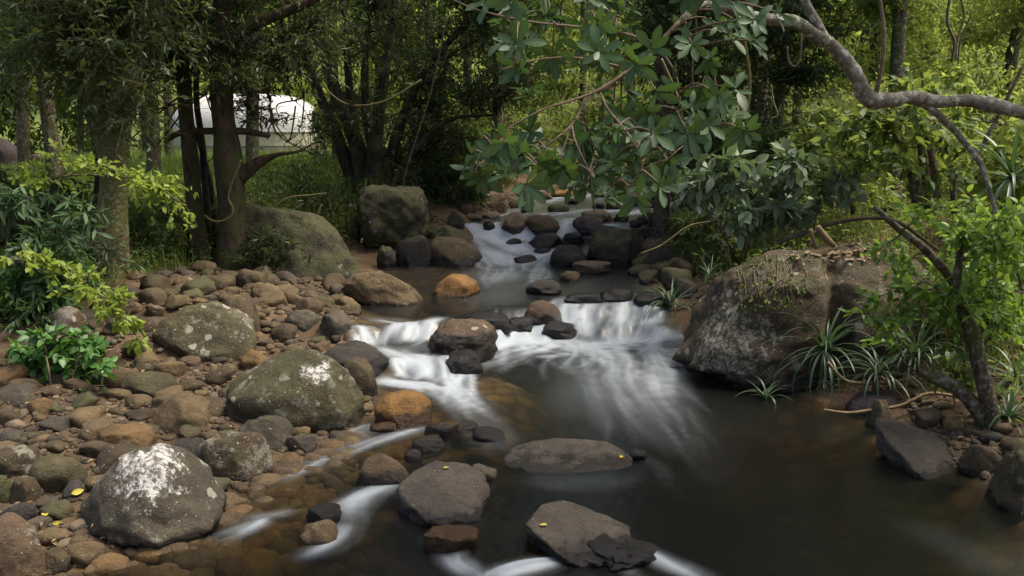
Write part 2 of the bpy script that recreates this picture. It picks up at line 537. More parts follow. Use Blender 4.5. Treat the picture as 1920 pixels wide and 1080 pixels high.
# ------------------------------------------------------------------ stream levels, shores, ground
def wlev(x, y):
    A = np.interp(x, [-1.6, -.7, 0., 3.], [8.75, 8.95, 10.72, 10.75])
    B = np.interp(x, [-1.6, -.8, -.2, 1., 2.4], [9.72, 9.92, 10.95, 11.05, 11.25])
    jg = .16 * vnoise2(np.asarray(x, float) * 2.6, np.asarray(x, float) * 0 + .5, 77) + .08 * vnoise2(np.asarray(x, float) * 7., np.asarray(x, float) * 0 + .5, 78)
    A = A + jg; B = B + jg * .8
    z = .16 * sstep(-.16, .2, y - A) + .18 * sstep(-.16, .2, y - B)
    z = z + .28 * sstep(14.2, 15.9, y + .12 * x) + .26 * sstep(15.95, 16.4, y + .05 * x)
    return z + .013 * np.clip(y - 16.5, 0, 20)

def on_water(u, v):
    d = ray(u, v)
    t = np.geomspace(3.2, 60, 1500)
    p = CAM + d * t[:, None]
    k = np.argmax(p[:, 2] <= wlev(p[:, 0], p[:, 1]))
    return p[k]

LPX = [(20, 1240), (70, 1120), (160, 1045), (300, 1005), (400, 930), (510, 870), (590, 842), (600, 800), (680, 775), (690, 720),
       (700, 690), (650, 640), (655, 605), (650, 580), (660, 562), (690, 520), (700, 500), (800, 495), (885, 490), (890, 445),
       (868, 422), (900, 408), (960, 386), (1000, 372), (1060, 354), (1075, 347)]
RPX = [(2160, 1180), (2000, 1010), (1925, 945), (1860, 905), (1800, 885), (1700, 842), (1630, 775), (1500, 745), (1430, 720),
       (1290, 690), (1278, 640), (1270, 600), (1235, 562), (1215, 530), (1190, 500), (1205, 470), (1225, 430), (1240, 400), (1245, 375),
       (1215, 352), (1190, 346)]
LW = np.array([on_water(*q)[:2] for q in LPX])
RW = np.array([on_water(*q)[:2] for q in RPX])
# the stream runs on into the wood upstream and past the camera downstream
LW = np.vstack([[-3.6, -30], [-3.4, 1.5], LW, [[2.0, 36], [3.5, 45], [5, 60]]])
RW = np.vstack([[6.0, -30], [5.2, 1.5], RW, [[4.6, 36], [6.0, 45], [7.5, 60]]])

def polydist(x, y, P):
    d = np.full(np.shape(x), 1e9)
    for a, c in zip(P[:-1], P[1:]):
        ab = c - a
        t = np.clip(((x - a[0]) * ab[0] + (y - a[1]) * ab[1]) / (ab @ ab), 0, 1)
        d = np.minimum(d, np.hypot(x - a[0] - t * ab[0], y - a[1] - t * ab[1]))
    return d
SPOLY = np.vstack([LW, RW[::-1]])
def in_stream(x, y):
    r = np.zeros(np.shape(x), bool)
    n = len(SPOLY)
    for i in range(n):
        x1, y1 = SPOLY[i]; x2, y2 = SPOLY[(i + 1) % n]
        if y1 == y2: continue
        c = ((y1 > y) != (y2 > y)) & (x < (x2 - x1) * (y - y1) / (y2 - y1) + x1)
        r ^= c
    return r

def bank(x, y):
    """signed height above the stream level, distance to the shore (negative in the water), is it the left bank"""
    dl, dr = polydist(x, y, LW), polydist(x, y, RW)
    ins = in_stream(x, y)
    left = dl < dr
    sd = np.minimum(dl, dr) * np.where(ins, -1, 1)
    hl = np.interp(sd, [-3.5, -2, -1, -.3, 0, .4, 1.5, 4, 8, 20, 60], [-.6, -.42, -.2, -.07, 0, .06, .2, .5, .62, .62, .7])
    up_ = np.interp(sd, [0, .4, 1.5, 4, 8, 20], [0, .22, .36, .42, .36, .2])
    k_ = sstep(14.2, 17, y)
    hl = np.where(sd > 0, hl * (1 - k_) + up_ * k_, hl)
    hr = np.interp(sd, [-3.5, -2, -1, -.3, 0, .4, 1., 2.5, 5, 15, 60], [-.7, -.55, -.4, -.2, 0, .12, .3, .7, 1.05, 1.6, 2.5])
    # blend the two banks in mid-stream
    k = sstep(-.7, .7, dl - dr) if True else left
    bar_ = .2 * np.exp(-((x - .05) ** 2 / .5 + (y - 8.6) ** 2 / 1.1))
    hl = hl + np.where(ins, bar_, 0); hr = hr + np.where(ins, bar_, 0)
    return np.where(ins, hl * (1 - k) + hr * k, np.where(left, hl, hr)), sd, left

def ground(x, y):
    x = np.asarray(x, float); y = np.asarray(y, float)
    h, sd, left = bank(x, y)
    yy = np.clip(y, 0, 40)
    z = wlev(np.clip(x, -3, 3), yy) + h
    q = np.stack([x, y, 0 * x], -1)
    z = z + .05 * fbm(q * 1.1, 5, 3) * sstep(-.3, 1., np.abs(sd)) + .25 * vnoise(q * .22, 9) * sstep(3, 9, sd)
    z = z + .22 * np.clip(y - 42, 0, 400) ** 1.0 * sstep(38, 60, y) + .12 * np.clip(x - 14, 0, 60)
    return z

def on_ground(u, v, water=True):
    d = ray(u, v)
    t = np.geomspace(3.2, 90, 900)
    p = CAM + d * t[:, None]
    g = ground(p[:, 0], p[:, 1])
    if water: g = np.maximum(g, np.where(p[:, 1] < 40, wlev(p[:, 0], p[:, 1]), -9))
    below = p[:, 2] <= g
    if not below.any(): return at(u, v, 60.)
    k = int(np.argmax(below))
    a, c = p[max(k - 1, 0)], p[k]
    return (a + c) / 2

def gz(x, y):
    return float(ground(np.array([x]), np.array([y]))[0])

# the ground: one sheet, fine near the stream and coarse far off
gx = np.concatenate([[-400, -250, -150, -90, -60, -45, -35, -28, -23, -19, -16], np.arange(-14, 10.01, .11), [11, 12.5, 15, 18, 23, 30, 40, 55, 80, 130, 220, 400]])
gy = np.concatenate([[-200, -100, -50, -25, -12, -6, -3, 0, 1.5, 2.5], np.arange(3.2, 18, .09), np.arange(18, 32, .2), np.arange(32, 50, .8), [52, 56, 62, 70, 80, 95, 115, 140, 180, 240, 320, 420]])
X, Y = np.meshgrid(gx, gy)
Zg = ground(X, Y)
_, SD, LEFT = bank(X, Y)
nx, ny = len(gx), len(gy)
ii = (np.arange(ny - 1)[:, None] * nx + np.arange(nx - 1)[None, :])
Fg = np.stack([ii, ii + 1, ii + nx + 1, ii + nx], -1).reshape(-1, 4)
green = np.maximum(sstep(4.5, 8, SD) * np.where(LEFT, sstep(10, 13, Y), .35), sstep(1.5, 4, SD) * sstep(15, 20, Y) * .8)
bedm = sstep(.15, -.1, SD)
go = link('ground', mesh_np('ground', np.stack([X, Y, Zg], -1).reshape(-1, 3), [Fg], M['soil'], True, {'green': green.ravel(), 'bed': bedm.ravel()}))
tag(go, 'brown soil and gravel bed with grassy banks', None, None, 'structure')

# ------------------------------------------------------------------ the water: levels, white water, silky streaks
# strokes of white water, a few painting reflected sheen: (half width in metres, strength, points in the order the water runs)
STROKES = [
    (.12, .6, [(675, 612), (690, 628), (715, 645)]), (.1, .55, [(740, 676), (752, 690), (765, 706)]), (.22, .9, [(1235, 552), (1225, 590), (1215, 632)]), (.20, .9, [(1180, 556), (1170, 590), (1165, 632)]), (.22, 1., [(1120, 566), (1105, 596), (1100, 630)]),
    (.22, .95, [(1075, 560), (1060, 590), (1075, 622)]),
    (.30, 1., [(1250, 632), (1180, 638), (1110, 650), (1060, 660)]), (.34, .95, [(940, 648), (1010, 636), (1080, 645), (1140, 668)]),
    (.16, 1., [(985, 600), (978, 620), (960, 640)]), (.14, .95, [(1005, 604), (1008, 626), (1020, 640)]), (.11, .8, [(960, 606), (945, 632), (935, 648)]),
    (.42, .32, [(1120, 640), (1165, 680), (1160, 710), (1190, 740)]), (.4, .26, [(1220, 640), (1240, 680), (1230, 710), (1260, 750)]),
    (.7, .10, [(1150, 650), (1170, 740), (1200, 820)]), (.4, .13, [(1160, 740), (1210, 790), (1270, 830), (1300, 870)]), (.4, .07, [(1240, 760), (1310, 830), (1330, 900), (1300, 960)]),
    (.3, .28, [(1010, 650), (930, 672), (880, 690)]), (.4, .2, [(1090, 670), (1090, 720), (1060, 790)]),
    (.13, .8, [(820, 596), (790, 622), (740, 640)]), (.11, .6, [(770, 606), (740, 616), (715, 640)]), (.2, .3, [(700, 598), (740, 604), (770, 618)]),
    (.17, .75, [(725, 655), (770, 668), (815, 672)]), (.15, .75, [(760, 668), (790, 690), (800, 712)]), (.12, .65, [(830, 672), (850, 695), (860, 716)]),
    (.13, .9, [(708, 716), (770, 722), (830, 728)]), (.2, .85, [(860, 700), (850, 726), (875, 756)]), (.24, .55, [(800, 722), (860, 750), (905, 790)]), (.3, .22, [(880, 770), (920, 810), (935, 850)]),
    (.22, .95, [(876, 424), (890, 432), (900, 446)]), (.2, .95, [(925, 418), (918, 432), (930, 446)]), (.22, .85, [(1062, 410), (1060, 426), (1050, 438)]),
    (.3, 1., [(890, 444), (960, 442), (1030, 440)]), (.45, .85, [(920, 446), (960, 462), (1000, 474)]), (.3, .7, [(1010, 442), (985, 458), (960, 478)]),
    (.38, .95, [(905, 470), (945, 486), (965, 500)]), (.34, .8, [(1030, 470), (990, 486), (960, 500)]), (.5, .5, [(960, 496), (945, 515), (930, 535)]), (.6, .22, [(950, 520), (930, 550), (900, 580)]),
    (.2, .6, [(1085, 432), (1130, 424), (1180, 420)]), (.5, .42, [(1120, 392), (1060, 400), (1010, 408)]), (.3, .55, [(1200, 388), (1150, 396), (1090, 402)]), (.25, .6, [(1070, 366), (1040, 374), (1000, 382)]), (.2, .5, [(1150, 360), (1110, 366), (1080, 372)]), (.6, .3, [(1000, 380), (1060, 372), (1150, 360)]), (.3, .4, [(1170, 402), (1210, 396), (1240, 384)]), (.3, .35, [(900, 412), (960, 396), (1030, 376)]),  # far rapids; part of this white paints the sky's sheen on the water
    (.14, .42, [(790, 806), (700, 828), (610, 856)]), (.12, .3, [(740, 790), (670, 812), (600, 840)]), (.16, .3, [(620, 850), (560, 876), (500, 905)]),
    (.13, .6, [(735, 908), (680, 930), (645, 985)]), (.10, .4, [(700, 918), (650, 940), (620, 965)]), (.12, .45, [(650, 985), (625, 1015), (580, 1040)]),
    (.08, .36, [(545, 960), (500, 968), (440, 975)]), (.1, .3, [(500, 975), (470, 990), (400, 1010)]),
    (.1, .55, [(840, 1030), (855, 1055), (900, 1078)]), (.12, .5, [(1040, 1055), (970, 1068), (900, 1085)]), (.08, .5, [(1120, 1048), (1160, 1060), (1200, 1085)]), (.1, .6, [(1200, 1030), (1260, 1058), (1340, 1086)]),
    (.12, .13, [(1190, 850), (1240, 880), (1260, 930)]), (.3, .12, [(1700, 980), (1800, 1030), (1880, 1080)]), (.16, .2, [(900, 880), (850, 990), (800, 1020)]),  # the lower right stroke paints a surface sheen, not foam
    (.22, .15, [(1300, 700), (1350, 710), (1420, 730)]), (.25, .14, [(1000, 900), (1100, 905), (1230, 890)]),  # the stroke beside the slab paints a reflection, not foam
]
_wr = np.random.default_rng(5)
WISPS = []
for hw, st, px in STROKES:                    # the white water is made of many thin veils round each run
    if hw < .09 or st < .25: continue
    for k in range(7):
        s0 = _wr.normal(0, 1)
        dx = hw * 120 * s0
        WISPS.append((hw * _wr.uniform(.12, .26), st * _wr.uniform(.45, 1.) * math.exp(-s0 * s0 * .3),
                      [(u + dx + _wr.normal(0, 5) + i * _wr.normal(0, 9), v + i * _wr.uniform(0, 7) + _wr.normal(0, 2)) for i, (u, v) in enumerate(px)]))
for k in range(24):                           # the fan of veils below the wide cascade
    u, v = _wr.uniform(1040, 1275), _wr.uniform(634, 668)
    dirx = (u - 1130) * .0045 + _wr.normal(0, .55); L_ = _wr.uniform(30, 90) * (1.25 if u > 1130 else .8); bend = _wr.normal(.2, 1.6)
    WISPS.append((_wr.uniform(.03, .09), _wr.uniform(.10, .28), [(u, v), (u + dirx * L_ * .33, v + L_ * .3), (u + dirx * L_ * .6 + bend * 18, v + L_ * .62), (u + dirx * L_ * .9 + bend * 48, v + L_)]))
for k in range(70):                           # boiling eddies where the fall meets the pool
    u, v = _wr.uniform(950, 1270), 634 + abs(_wr.normal(0, 26))
    a_ = _wr.uniform(-.5, 1.5); L_ = _wr.uniform(30, 85); b_ = a_ + _wr.normal(0, .8)
    sg = -1 if u < 1080 else 1
    p1 = (u + sg * math.cos(a_) * L_ * .5, v + max(.05, math.sin(a_)) * L_ * .28); p2 = (p1[0] + sg * math.cos(b_) * L_ * .5, p1[1] + max(.05, math.sin(b_)) * L_ * .3)
    WISPS.append((_wr.uniform(.025, .08), _wr.uniform(.2, .5) * math.exp(-(v - 634) / 60), [(u, v), p1, p2]))
for k in range(16):                           # thin threads drifting on over the dark pool
    u, v = _wr.uniform(1120, 1290), _wr.uniform(690, 780)
    L_ = _wr.uniform(80, 200); dirx = _wr.normal(.5, .3)
    WISPS.append((_wr.uniform(.02, .05), _wr.uniform(.08, .2), [(u, v), (u + dirx * L_ * .4, v + L_ * .3), (u + dirx * L_, v + L_ * .7)]))
for k in range(16):                           # broad soft veils sliding down and to the right
    u, v = _wr.uniform(1090, 1260), _wr.uniform(650, 700)
    L_ = _wr.uniform(80, 170); c_ = _wr.normal(.15, .3)
    WISPS.append((_wr.uniform(.09, .2), _wr.uniform(.06, .14), [(u, v), (u - 8 + c_ * 20, v + L_ * .35), (u + 6 + c_ * 45, v + L_ * .7), (u + 34 + c_ * 70, v + L_)]))
WISPS = [(max(h, .05), s_ * min(1, h / .05) ** .5, p_) for h, s_, p_ in WISPS]
STROKES = [(h, s_ * (.95 if p_[0][1] < 520 else .72), p_) for h, s_, p_ in STROKES] + WISPS
rr = np.geomspace(3.3, 40, 640)
sx = np.linspace(-.68, .74, 470)
S_, YW = np.meshgrid(sx, rr)
XW = S_ * YW
ZW = wlev(XW, YW)
_, sdw, _ = bank(XW, YW)
zb = ground(XW, YW)
shape_w = XW.shape
foam = np.zeros(shape_w); veil = np.zeros(shape_w); nmain = len(STROKES) - len(WISPS); vx = np.zeros(shape_w); vy = np.full(shape_w, -.25); wsum = np.full(shape_w, .25)
for si, (hw, st, px) in enumerate(STROKES):
    P = np.array([on_water(u, v)[:2] for u, v in px])
    Q = catmull(P, 10)
    fade = np.interp(np.linspace(0, 1, 9), [0, .18, .62, 1], [.55, 1, 1, .22])
    for a, c, fd in zip(Q[:-1], Q[1:], fade):
        bx = (np.minimum(a, c) - 3 * hw); tx = (np.maximum(a, c) + 3 * hw)
        m = (XW > bx[0]) & (XW < tx[0]) & (YW > bx[1]) & (YW < tx[1])
        if not m.any(): continue
        x, y = XW[m], YW[m]
        ab = c - a; L = max(np.hypot(*ab), 1e-6)
        t = np.clip(((x - a[0]) * ab[0] + (y - a[1]) * ab[1]) / L ** 2, 0, 1)
        d = np.hypot(x - a[0] - t * ab[0], y - a[1] - t * ab[1])
        g = np.exp(-(d / hw) ** 2 * 1.6)
        if si < nmain: foam[m] = np.maximum(foam[m], st * fd * g)
        else: veil[m] = 1 - (1 - veil[m]) * (1 - np.clip(.5 * st * fd * g, 0, 1))
        vx[m] += ab[0] / L * g; vy[m] += ab[1] / L * g; wsum[m] += g
foam = 1 - (1 - np.clip(foam, 0, .98)) * (1 - veil)
vx /= wsum; vy /= wsum
# eddies turn the way of the water a little
ps = lambda s, sd_: vnoise2(XW / s, YW / s, sd_)
for s, am in ((.9, .3), (.35, .2)):
    e = .02
    n0 = ps(s, 31); nx_ = vnoise2((XW + e) / s, YW / s, 31); ny_ = vnoise2(XW / s, (YW + e) / s, 31)
    k = am * s / e * np.clip(1.15 - foam, 0, 1)
    vx += k * (ny_ - n0) * .6; vy -= k * (nx_ - n0) * .6
# streak field: noise averaged along the way the water runs
fx, fy = vx.ravel(), vy.ravel()
sp = np.hypot(fx, fy) + 1e-6
fx, fy = fx / sp, fy / sp
kv = np.where((sdw < .5).ravel())[0]
xf, yf = XW.ravel()[kv], YW.ravel()[kv]
acc = np.zeros(kv.size)
def fieldat(gx_, gy_):
    s = np.clip((gx_ / np.maximum(gy_, .1) - sx[0]) / (sx[1] - sx[0]), 0, len(sx) - 1).astype(int)
    r = np.clip(np.log(np.maximum(gy_, .1) / rr[0]) / math.log(rr[1] / rr[0]), 0, len(rr) - 1).astype(int)
    k = r * len(sx) + s
    return fx[k], fy[k]
cell = .017 + .0022 * yf
for sgn in (1, -1):
    x, y = xf.copy(), yf.copy()
    for k in range(26):
        f0, f1 = fieldat(x, y)
        x = x + sgn * f0 * cell * .6; y = y + sgn * f1 * cell * .6
        a_, b_ = (x * .78 + y * .63), (y * .78 - x * .63)
        wk = 1 - k / 30
        acc += wk * (1.1 * vnoise2(a_ / .036, b_ / .036, 3) + .9 * vnoise2(a_ / .085, b_ / .085, 8) + .45 * vnoise2(a_ / .25, b_ / .25, 5))
streak = np.zeros(XW.size); streak[kv] = acc / acc.std()
streak = streak.reshape(shape_w)
big = fbm(np.stack([XW * 1.7, YW * 1.7, 0 * XW], -1), 41, 3)
fo = foam * (1 + .12 * big)
fo = np.clip(fo, 0, 1.15)
foamv = np.clip(.68 * fo ** 1.2 + .30 * sstep(.15, .95, fo * (1 + .25 * streak)), 0, 1) * (1 + .07 * streak)
foamv = np.where(YW < 10.45, foamv * (1 - .25 * sstep(10.6, 9.8, YW) * sstep(.2, .9, XW)), foamv)
foamv = np.clip(foamv, 0, .95) * sstep(.01, .08, fo)

depth = np.clip(ZW - zb, .0, 1.2)
ZV = ZW + .005 * streak * np.clip(foam - .05, 0, 1) + .028 * foam * big + .014 * foam
keep = (sdw < .45)
nx, ny = len(sx), len(rr)
ii = (np.arange(ny - 1)[:, None] * nx + np.arange(nx - 1)[None, :])
Fw = np.stack([ii, ii + 1, ii + nx + 1, ii + nx], -1).reshape(-1, 4)
kf = keep.ravel()[Fw].all(1)
Fw = Fw[kf]
used = np.unique(Fw)
rem = np.full(nx * ny, -1); rem[used] = np.arange(len(used))
Vw = np.stack([XW, YW, ZV], -1).reshape(-1, 3)[used]
wo = link('stream_water', mesh_np('stream_water', Vw, [rem[Fw]], M['water'], True,
          {'foam': foamv.ravel()[used], 'depth': depth.ravel()[used], 'streak': (streak * .5 * np.clip(foam * 2 + .06, 0, 1)).ravel()[used]}))
tag(wo, 'clear dark stream running in white cascades between boulders', None, None, 'structure')
print('land', round(time.time() - T0, 1))
# ------------------------------------------------------------------ rocks
def ico(sub):
    bm = bmesh.new()
    bmesh.ops.create_icosphere(bm, subdivisions=sub, radius=1.0)
    V = np.array([v.co[:] for v in bm.verts]); F = np.array([[v.index for v in f.verts] for f in bm.faces])
    bm.free()
    return V, F
import bmesh
ICO = {k: ico(k) for k in (1, 2, 3, 4, 5, 6)}

def rock_shape(seed, sub=4, power=2.5, lump=.2, cuts=4, cutd=.8, rough=.045, taper=0., lean=0., flat=None, slab=None, crease=None):
    """unit rock (bounding box -1..1): a rounded block, lumped by noise, with planes worn flat"""
    rg = np.random.default_rng(seed)
    V0, F = ICO[sub]
    d = nrm(V0)
    r = (np.abs(d) ** power).sum(1) ** (-1 / power)
    P = d * r[:, None]
    P = P * (1 + lump * fbm(d * 1.25 + rg.uniform(-9, 9, 3), seed, 3))[:, None]
    for k in range(cuts):
        m = nrm(rg.normal(size=3) * np.array([1, 1, .8]))
        dist = cutd * rg.uniform(.85, 1.15)
        ex = P @ m - dist
        P = P - np.maximum(ex, 0)[:, None] * m * .82
    if flat is not None:
        z = P[:, 2]
        P[:, 2] = np.where(z > flat, flat + (z - flat) * .22, z)
    P = P * (1 + rough * fbm(P * 4.2 + seed, seed + 3, 4))[:, None]
    if slab is not None:
        th, pi_, ro_ = slab
        P = P * np.array([1, 1, th])
        a, c_ = R(pi_), R(ro_)
        P = np.stack([P[:, 0], P[:, 1] * math.cos(a) - P[:, 2] * math.sin(a), P[:, 1] * math.sin(a) + P[:, 2] * math.cos(a)], -1)
        P = np.stack([P[:, 0] * math.cos(c_) + P[:, 2] * math.sin(c_), P[:, 1], -P[:, 0] * math.sin(c_) + P[:, 2] * math.cos(c_)], -1)
    if crease is not None:
        x0, sl, wd, dp = crease                      # a deep slanting cleft in the near face
        g = np.exp(-((P[:, 0] - x0 - sl * P[:, 2]) / wd) ** 2) * sstep(.15, -.35, P[:, 1]) * sstep(-.85, -.3, P[:, 2]) * sstep(1.05, .55, P[:, 2])
        side = sstep(x0 - .05, x0 + .25, P[:, 0] - sl * P[:, 2]) * sstep(.15, -.35, P[:, 1]) * .10
        P[:, 1] += dp * g + side
    if taper or lean:
        t = np.clip((P[:, 2] + 1) / 2, 0, 1)
        P[:, 0] = P[:, 0] * (1 - taper * t) + lean * t
        P[:, 1] = P[:, 1] * (1 - taper * .6 * t)
    lo, hi = P.min(0), P.max(0)
    P = (P - lo) / (hi - lo) * 2 - 1
    return P, F

COL = dict(tan=(.165, .118, .06), brown=(.104, .075, .039), grey=(.108, .091, .063), olive=(.096, .08, .038), dark=(.05, .042, .035),
           black=(.036, .031, .026), orange=(.29, .155, .045), ochre=(.18, .112, .046), rust=(.118, .079, .046), pale=(.23, .18, .12), slate=(.104, .086, .066), purple=(.11, .075, .08))
HERO = []          # (short name, centre, half sizes)

def set_rock(o, col, lichen=0., moss=0., wet=-9., cap=None, capr=0.):
    o['rock_colour'] = [float(c) * .8 for c in col]
    o['rock_lichen'] = float(lichen); o['rock_moss'] = float(moss); o['rock_wet'] = float(wet)
    o['rock_cap'] = [float(c) for c in (cap if cap is not None else (0, 0, -99))]
    o['rock_cap_radius'] = float(capr)

def boulder(short, label, box, col, lichen=0., moss=0., wet=0., deep=.8, seed=None, sub=4, sink=.4, tl=.25, capuv=None, capr=0., name='boulder', cat='boulder', group=None, water=True, **kw):
    u0, v0, u1, v1 = box
    um = (u0 + u1) / 2
    seed = seed if seed is not None else int(u0 * 7 + v0 * 13) % 9973
    p = on_ground(um, v1, water)
    dep = (p - CAM) @ FWD
    a = (u1 - u0) / 2 / FPX * dep
    b = a * deep
    yc = p[1] + .72 * b
    dep = (np.array([p[0], yc, p[2]]) - CAM) @ FWD
    a = (u1 - u0) / 2 / FPX * dep
    b = a * deep
    zt = at(um, v0, yc + tl * b)[2]
    hh = max(zt - p[2], .25 * a)
    cz = hh / (2 - sink * 2) * 1.0
    zc = zt - cz
    xc = at(um, (v0 + v1) / 2, yc)[0]
    P, F = rock_shape(seed, sub, **kw)
    V = P * np.array([a, b, cz])
    o = link(name, mesh_np(name, V, [F], M['rock']), None, (xc, yc, zc))
    cp = at(capuv[0], capuv[1], yc - .45 * b) if capuv else None
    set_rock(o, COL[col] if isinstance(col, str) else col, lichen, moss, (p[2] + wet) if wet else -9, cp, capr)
    tag(o, label, cat, group)
    HERO.append((short, np.array([xc, yc, zc]), np.array([a, b, cz])))
    return o

B = boulder
# --- left bank
B('white-capped boulder', 'big dark grey boulder with a white lichen cap at the water edge', (137, 824, 411, 1022), 'grey', .45, .1, .06, .85, 11, 5, taper=.62, lean=.06, lump=.15, cuts=9, cutd=.72, capuv=(275, 862), capr=.24, power=2.1, sink=.3)
B('pale mossy boulder', 'large pale olive boulder with speckled crust, behind the orange wet stone', (424, 652, 681, 802), 'olive', .62, .45, .05, .75, 23, 5, taper=.25, lump=.14, cuts=5, cutd=.85, power=2.4, capuv=(600, 695), capr=.13)
B('speckled lumpy boulder', 'dark lumpy boulder speckled with white lichen spots beside the white-capped boulder', (373, 803, 509, 899), 'brown', .8, .3, .04, .7, 31, 4, lump=.2, power=2.8)
B('broad brown boulder', 'broad sloping brown boulder speckled pale, set back on the gravel bank', (286, 560, 486, 664), 'olive', .55, .25, 0, .8, 41, 5, taper=.35, lump=.16, cuts=6, cutd=.75)
B('smooth tan boulder', 'smooth tan boulder leaning behind the broad brown boulder', (408, 552, 492, 624), 'brown', .1, .15, 0, .8, 43, 4, taper=.2)
B('long tapering boulder', 'long smooth tan boulder tapering to the right into the calm pool', (638, 503, 793, 571), 'tan', .12, .08, .03, .55, 47, 5, taper=.3, lean=-.35, lump=.14, cuts=3)
B('corner boulder', 'rounded brown boulder with lichen specks in the bottom left corner', (-75, 966, 79, 1100), 'rust', .5, .1, 0, .9, 53, 5, lump=.12)
B('wet shore boulder', 'dark wet boulder at the bank beside the left cascade', (582, 638, 727, 712), 'dark', .1, .1, .2, .8, 59, 4, taper=.3)
B('low brown shore boulder', 'brown rounded boulder between the pale mossy boulder and the left cascade', (636, 668, 706, 742), 'brown', .1, .2, .1, .8, 61, 4)
B('grey wedge stone', 'grey brown wedge of rock between the pale mossy boulder and the speckled lumpy boulder', (445, 777, 549, 843), 'grey', .1, .1, .04, .7, 67, 4, name='river_stone', cat='stone')
B('dark angular stone', 'small dark angular stone at the water edge below the pale mossy boulder', (539, 812, 597, 852), 'slate', .1, .05, .04, .8, 71, 4, cuts=8, cutd=.7, name='river_stone', cat='stone')
B('grooved tan stone', 'oblong tan stone with wavy grooves left of the pale mossy boulder', (268, 740, 393, 807), 'tan', .04, .05, 0, .7, 73, 4, power=3., name='river_stone', cat='stone')
B('ochre flat stone', 'flat ochre stone just behind the white-capped boulder', (188, 796, 292, 848), 'ochre', .02, .0, 0, .7, 79, 4, flat=.4, name='river_stone', cat='stone')
B('green oval stone', 'smooth greenish oval stone on the gravel left of the grooved tan stone', (229, 697, 329, 744), 'olive', .0, .2, 0, .7, 83, 4, lump=.1, name='river_stone', cat='stone')
B('olive round stone', 'round olive stone left of the white-capped boulder', (58, 850, 159, 923), 'olive', .05, .3, 0, .8, 89, 4, lump=.1, name='river_stone', cat='stone')
B('pale crusted stone', 'brown stone with pale lichen crust at the left edge of the gravel', (-20, 834, 70, 892), 'brown', .8, .1, 0, .8, 97, 4, name='river_stone', cat='stone')
B('mossy edge stone', 'mossy green stone under the pale crusted stone at the left edge', (-30, 886, 24, 945), 'olive', .1, .8, 0, .8, 101, 4, name='river_stone', cat='stone')
B('blunt edge stone', 'blunt olive brown stone beside the mossy edge stone', (16, 890, 70, 944), 'brown', .05, .35, 0, .8, 103, 4, name='river_stone', cat='stone')
B('low dark cobble', 'low dark oval stone above the corner boulder', (4, 940, 68, 982), 'dark', .05, .1, 0, .8, 107, 4, name='river_stone', cat='stone')
B('shore round stone', 'dark round stone between the corner boulder and the stream', (76, 1028, 128, 1076), 'brown', .1, .1, .05, .8, 109, 4, name='river_stone', cat='stone')
B('yellow round stone', 'rounded yellowish stone on the far left of the gravel', (52, 744, 96, 780), 'ochre', 0, .1, 0, .9, 113, 3, name='river_stone', cat='stone')
B('crusted bank boulder', 'brown boulder with white crust patches half hidden by green leaves at left', (86, 574, 160, 625), 'rust', .85, .1, 0, .8, 127, 4)
B('row head stone', 'brown block of stone at the head of the gravel under the mossy tree', (440, 503, 500, 540), 'brown', .1, .2, 0, .8, 131, 4, name='river_stone', cat='stone')
B('row tan stone', 'tan rounded stone beside the brown block of stone at the head of the gravel', (468, 528, 530, 562), 'tan', .05, .1, 0, .8, 137, 4, name='river_stone', cat='stone')
B('bank twin stone', 'grey brown rounded stone on the bank left of the long tapering boulder', (596, 585, 660, 626), 'grey', .05, .1, 0, .8, 139, 4, name='river_stone', cat='stone')
B('bank flat stone', 'dull brown oval stone between the broad brown boulder and the grey brown bank stone', (536, 578, 600, 614), 'grey', .05, .05, 0, .8, 149, 4, name='river_stone', cat='stone')
# --- in the stream
B('orange wet stone', 'bright orange wet rounded stone at the foot of the left cascade', (702, 731, 810, 798), 'orange', .0, .0, .12, .8, 151, 4, lump=.12, power=2.7)
B('pointed orange stone', 'pointed orange brown stone alone in the calm pool', (806, 513, 900, 557), 'orange', .05, .12, .05, .7, 157, 4, taper=.35, lean=.25)
B('submerged orange stone', 'small orange stone awash left of the bright orange wet stone', (693, 790, 744, 811), 'orange', .0, .0, .3, .7, 163, 3, name='river_stone', cat='stone')
B('cascade boulder', 'brown topped boulder with wet black base splitting the cascade', (796, 594, 934, 664), 'rust', .3, .15, .24, .75, 167, 5, power=2.5, lump=.16, taper=.2, cuts=5)
B('cascade foot rock', 'black wet rock at the foot of the boulder splitting the cascade', (828, 650, 907, 704), 'black', 0, 0, .5, .8, 173, 4, rough=.06)
B('cascade ledge', 'rough black wet ledge behind the boulder splitting the cascade', (858, 583, 962, 618), 'black', 0, 0, .6, .6, 179, 4, rough=.08, cuts=9, cutd=.7)
B('reddish round boulder', 'reddish brown rounded boulder above the little middle fall', (977, 561, 1059, 604), 'rust', .05, .1, .10, .8, 181, 4)
B('middle fall rock', 'black pointed rock at the right of the little middle fall', (1011, 599, 1086, 634), 'black', 0, 0, .5, .8, 191, 4, taper=.4)
B('fall lip rock', 'dark rounded rock the little middle fall slides over', (948, 592, 1000, 622), 'dark', 0, 0, .5, .7, 193, 4)
B('right lip rock', 'black rock on the lip at the right end of the wide cascade', (1124, 538, 1190, 566), 'black', 0, 0, .4, .8, 197, 4)
B('right lip ledge', 'low black ledge beside the bank at the right end of the wide cascade', (1186, 545, 1262, 572), 'black', 0, 0, .4, .8, 199, 4)
B('lip boulder row', 'long low dark rock lying along the lip of the wide cascade', (1056, 548, 1130, 568), 'dark', 0, 0, .4, .6, 211, 4)
B('pool black stone', 'dark rounded stone in the calm pool upstream of the reddish rounded boulder', (986, 524, 1053, 553), 'dark', 0, .1, .06, .8, 223, 4)
